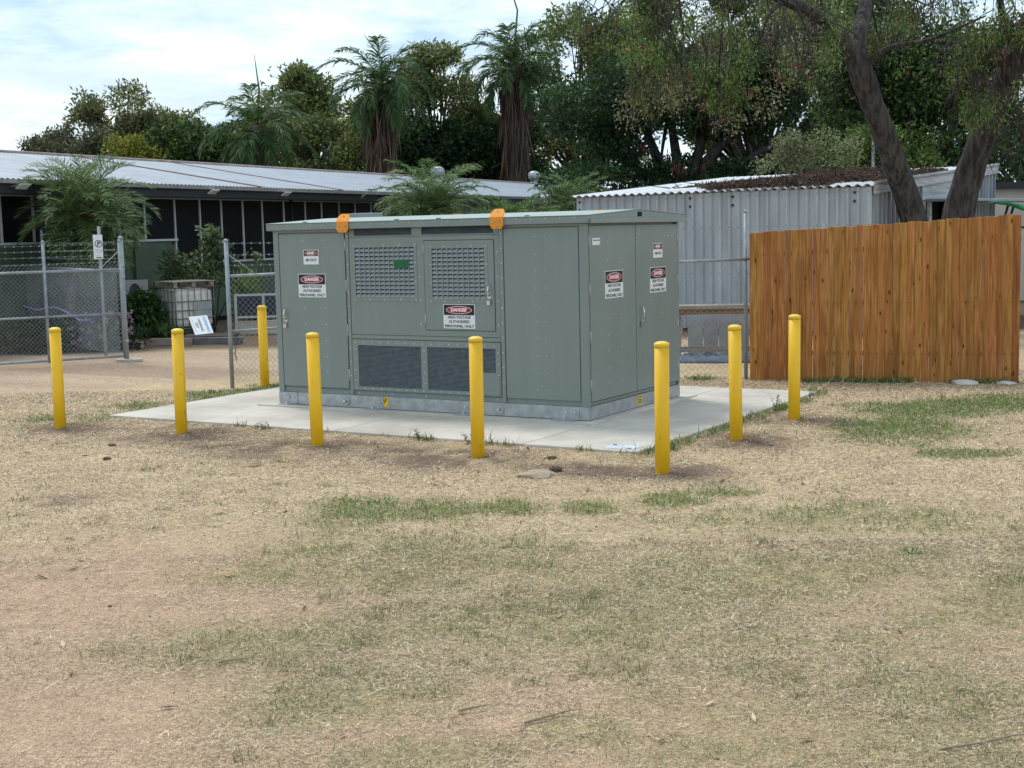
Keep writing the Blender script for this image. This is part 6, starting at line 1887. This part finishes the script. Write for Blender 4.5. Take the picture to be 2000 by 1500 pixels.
# crumbs of soil round the bollards: too many to count
cr_ = []
r = np.random.default_rng(3)
n = 9000
ya = np.sqrt(r.random(n) * (18 ** 2 - 5.2 ** 2) + 5.2 ** 2)
xa = (r.random(n) * 2 - 1) * 0.42 * ya
dm = masks(xa, ya)
kp = (r.random(n) < dm[2] * 0.9 + 0.012) & (pad_dist(xa, ya) > 0.03)
xa, ya = xa[kp], ya[kp]
n = len(xa)
s_ = 0.004 + 0.009 * r.random(n) ** 2
za = ground_z(xa, ya) + s_ * 0.3
o8 = np.array([(1, 0, 0), (0, 1, 0), (-1, 0, 0), (0, -1, 0), (0, 0, .8), (0, 0, -.8)])
V_ = (np.stack([xa, ya, za], 1)[:, None, :] + o8[None] * s_[:, None, None] * (0.7 + 0.6 * r.random((n, 6, 1)))).reshape(-1, 3)
t8 = np.array([(0, 1, 4), (1, 2, 4), (2, 3, 4), (3, 0, 4), (1, 0, 5), (2, 1, 5), (3, 2, 5), (0, 3, 5)])
F_ = (np.arange(n)[:, None, None] * 6 + t8[None]).reshape(-1, 3)
nd = 30000
yd = 18 + r.random(nd) * 9.5
xd = (r.random(nd) * 2 - 1) * 0.42 * yd
kd = (r.random(nd) < masks(xd, yd)[3] * 0.8) & (pad_dist(xd, yd) > 0.1)
xd, yd = xd[kd], yd[kd]
sd_ = 0.004 + 0.007 * r.random(len(xd)) ** 2
Vd = (np.stack([xd, yd, ground_z(xd, yd) + sd_ * 0.3], 1)[:, None, :] + (o8 * (1, 1, 0.45))[None] * sd_[:, None, None] * (0.7 + 0.6 * r.random((len(xd), 6, 1)))).reshape(-1, 3)
Fd = (np.arange(len(xd))[:, None, None] * 6 + t8[None]).reshape(-1, 3)
cd = np.array([lin(200, 178, 156), lin(176, 154, 134), lin(214, 196, 174), lin(156, 136, 118)])
link(bpy.data.objects.new('gravel', npmesh('gravel', Vd, Fd, straw_m, np.repeat(cd[r.integers(0, 4, len(xd))], 8, 0))), kind='stuff', label='loose fine gravel on the driveway')
cc = np.array([lin(128, 106, 88), lin(106, 86, 72), lin(150, 126, 106)])
link(bpy.data.objects.new('soil_crumbs', npmesh('soil_crumbs', V_, F_, straw_m, np.repeat(cc[r.integers(0, 3, n)], 8, 0))), kind='stuff', label='loose crumbs of dug brown soil')
stick_m = mat('dry_stick', (0.36, 0.29, 0.21), (0.24, 0.19, 0.14), rough=0.9, scale=8)
sticks = [(0.02, 5.95, 0.30, 0.5, 'longer bare stick lying in the foreground grass'), (-0.28, 6.1, 0.16, 0.35, 'short bare stick lying near the longer one'), (1.75, 5.55, 0.55, 0.25, 'long thin branching twig lying in the straw'), (-1.55, 6.95, 0.2, 0.2, 'pale curled twig on the bare soil')]
for x, y, l_, a_, lb in sticks:
    z = gzf(x, y) + 0.012
    MB().tube([(0, 0, 0), (l_ * .35 * math.cos(a_), l_ * .35 * math.sin(a_), .006), (l_ * .7 * math.cos(a_ + .1), l_ * .7 * math.sin(a_ + .1), .004), (l_ * math.cos(a_ - .05), l_ * math.sin(a_ - .05), 0.012)], [.006, .0055, .004, .0015], 6).build('fallen_stick', stick_m, None, (x, y, z), label=lb, cat='stick', group='sticks on the ground')
# weeds at the pad edge
def weed(x, y, h, lb, seed):
    t = thing('weed', lb, 'weed', (x, y, gzf(x, y)), 0, 'weeds along the pad edge')
    r = random.Random(seed)
    mb_ = MB()
    V, F_, C_ = [], [], []
    for _ in range(4):
        dx_, dy_ = r.uniform(-.08, .08), r.uniform(-.08, .08)
        hh_ = h * r.uniform(.5, 1)
        mb_.tube([(0, 0, -.01), (dx_ * .4, dy_ * .4, hh_ * .5), (dx_, dy_, hh_)], [.003, .0025, .001], 4)
        for k_ in range(6):
            f = .25 + .13 * k_
            a_ = r.uniform(0, 6.28)
            p = Vector((dx_ * f, dy_ * f, hh_ * f))
            d = Vector((math.cos(a_), math.sin(a_), .35)) * .045
            s2_ = Vector((-math.sin(a_), math.cos(a_), 0)) * .011
            i0 = len(V)
            V += [p, p + d * .5 + s2_, p + d, p + d * .5 - s2_]
            F_.append((i0, i0 + 1, i0 + 2, i0 + 3))
            C_.append(np.array(GRN[r.randrange(4)]) * .8)
    mb_.build('stems', mat('weed_stem', (0.09, 0.12, 0.05)), t)
    link(bpy.data.objects.new('leaves', npmesh('leaves', np.array(V), np.array(F_), leaf_m, np.array(C_))), t)
def kpt(lx, ly):
    return KX + lx * ca - ly * sa, KY + lx * sa + ly * ca
for (lx, ly, h, lb, sd) in ((1.45, 1.95, 0.22, 'tallest leafy weed growing at the pad edge by the scuffed bollard', 1), (1.44, 3.2, 0.16, 'leafy weed at the pad edge near the timber fence', 2),
                            (-0.55, -1.63, 0.13, 'thin weed at the pad edge before the cover plate', 3), (-1.15, -1.64, 0.12, 'small weed at the pad edge behind the grille bollard', 4), (-3.3, -1.63, 0.10, 'small weed at the pad edge by the tall kiosk door', 5)):
    weed(*kpt(lx, ly), h, lb, sd)
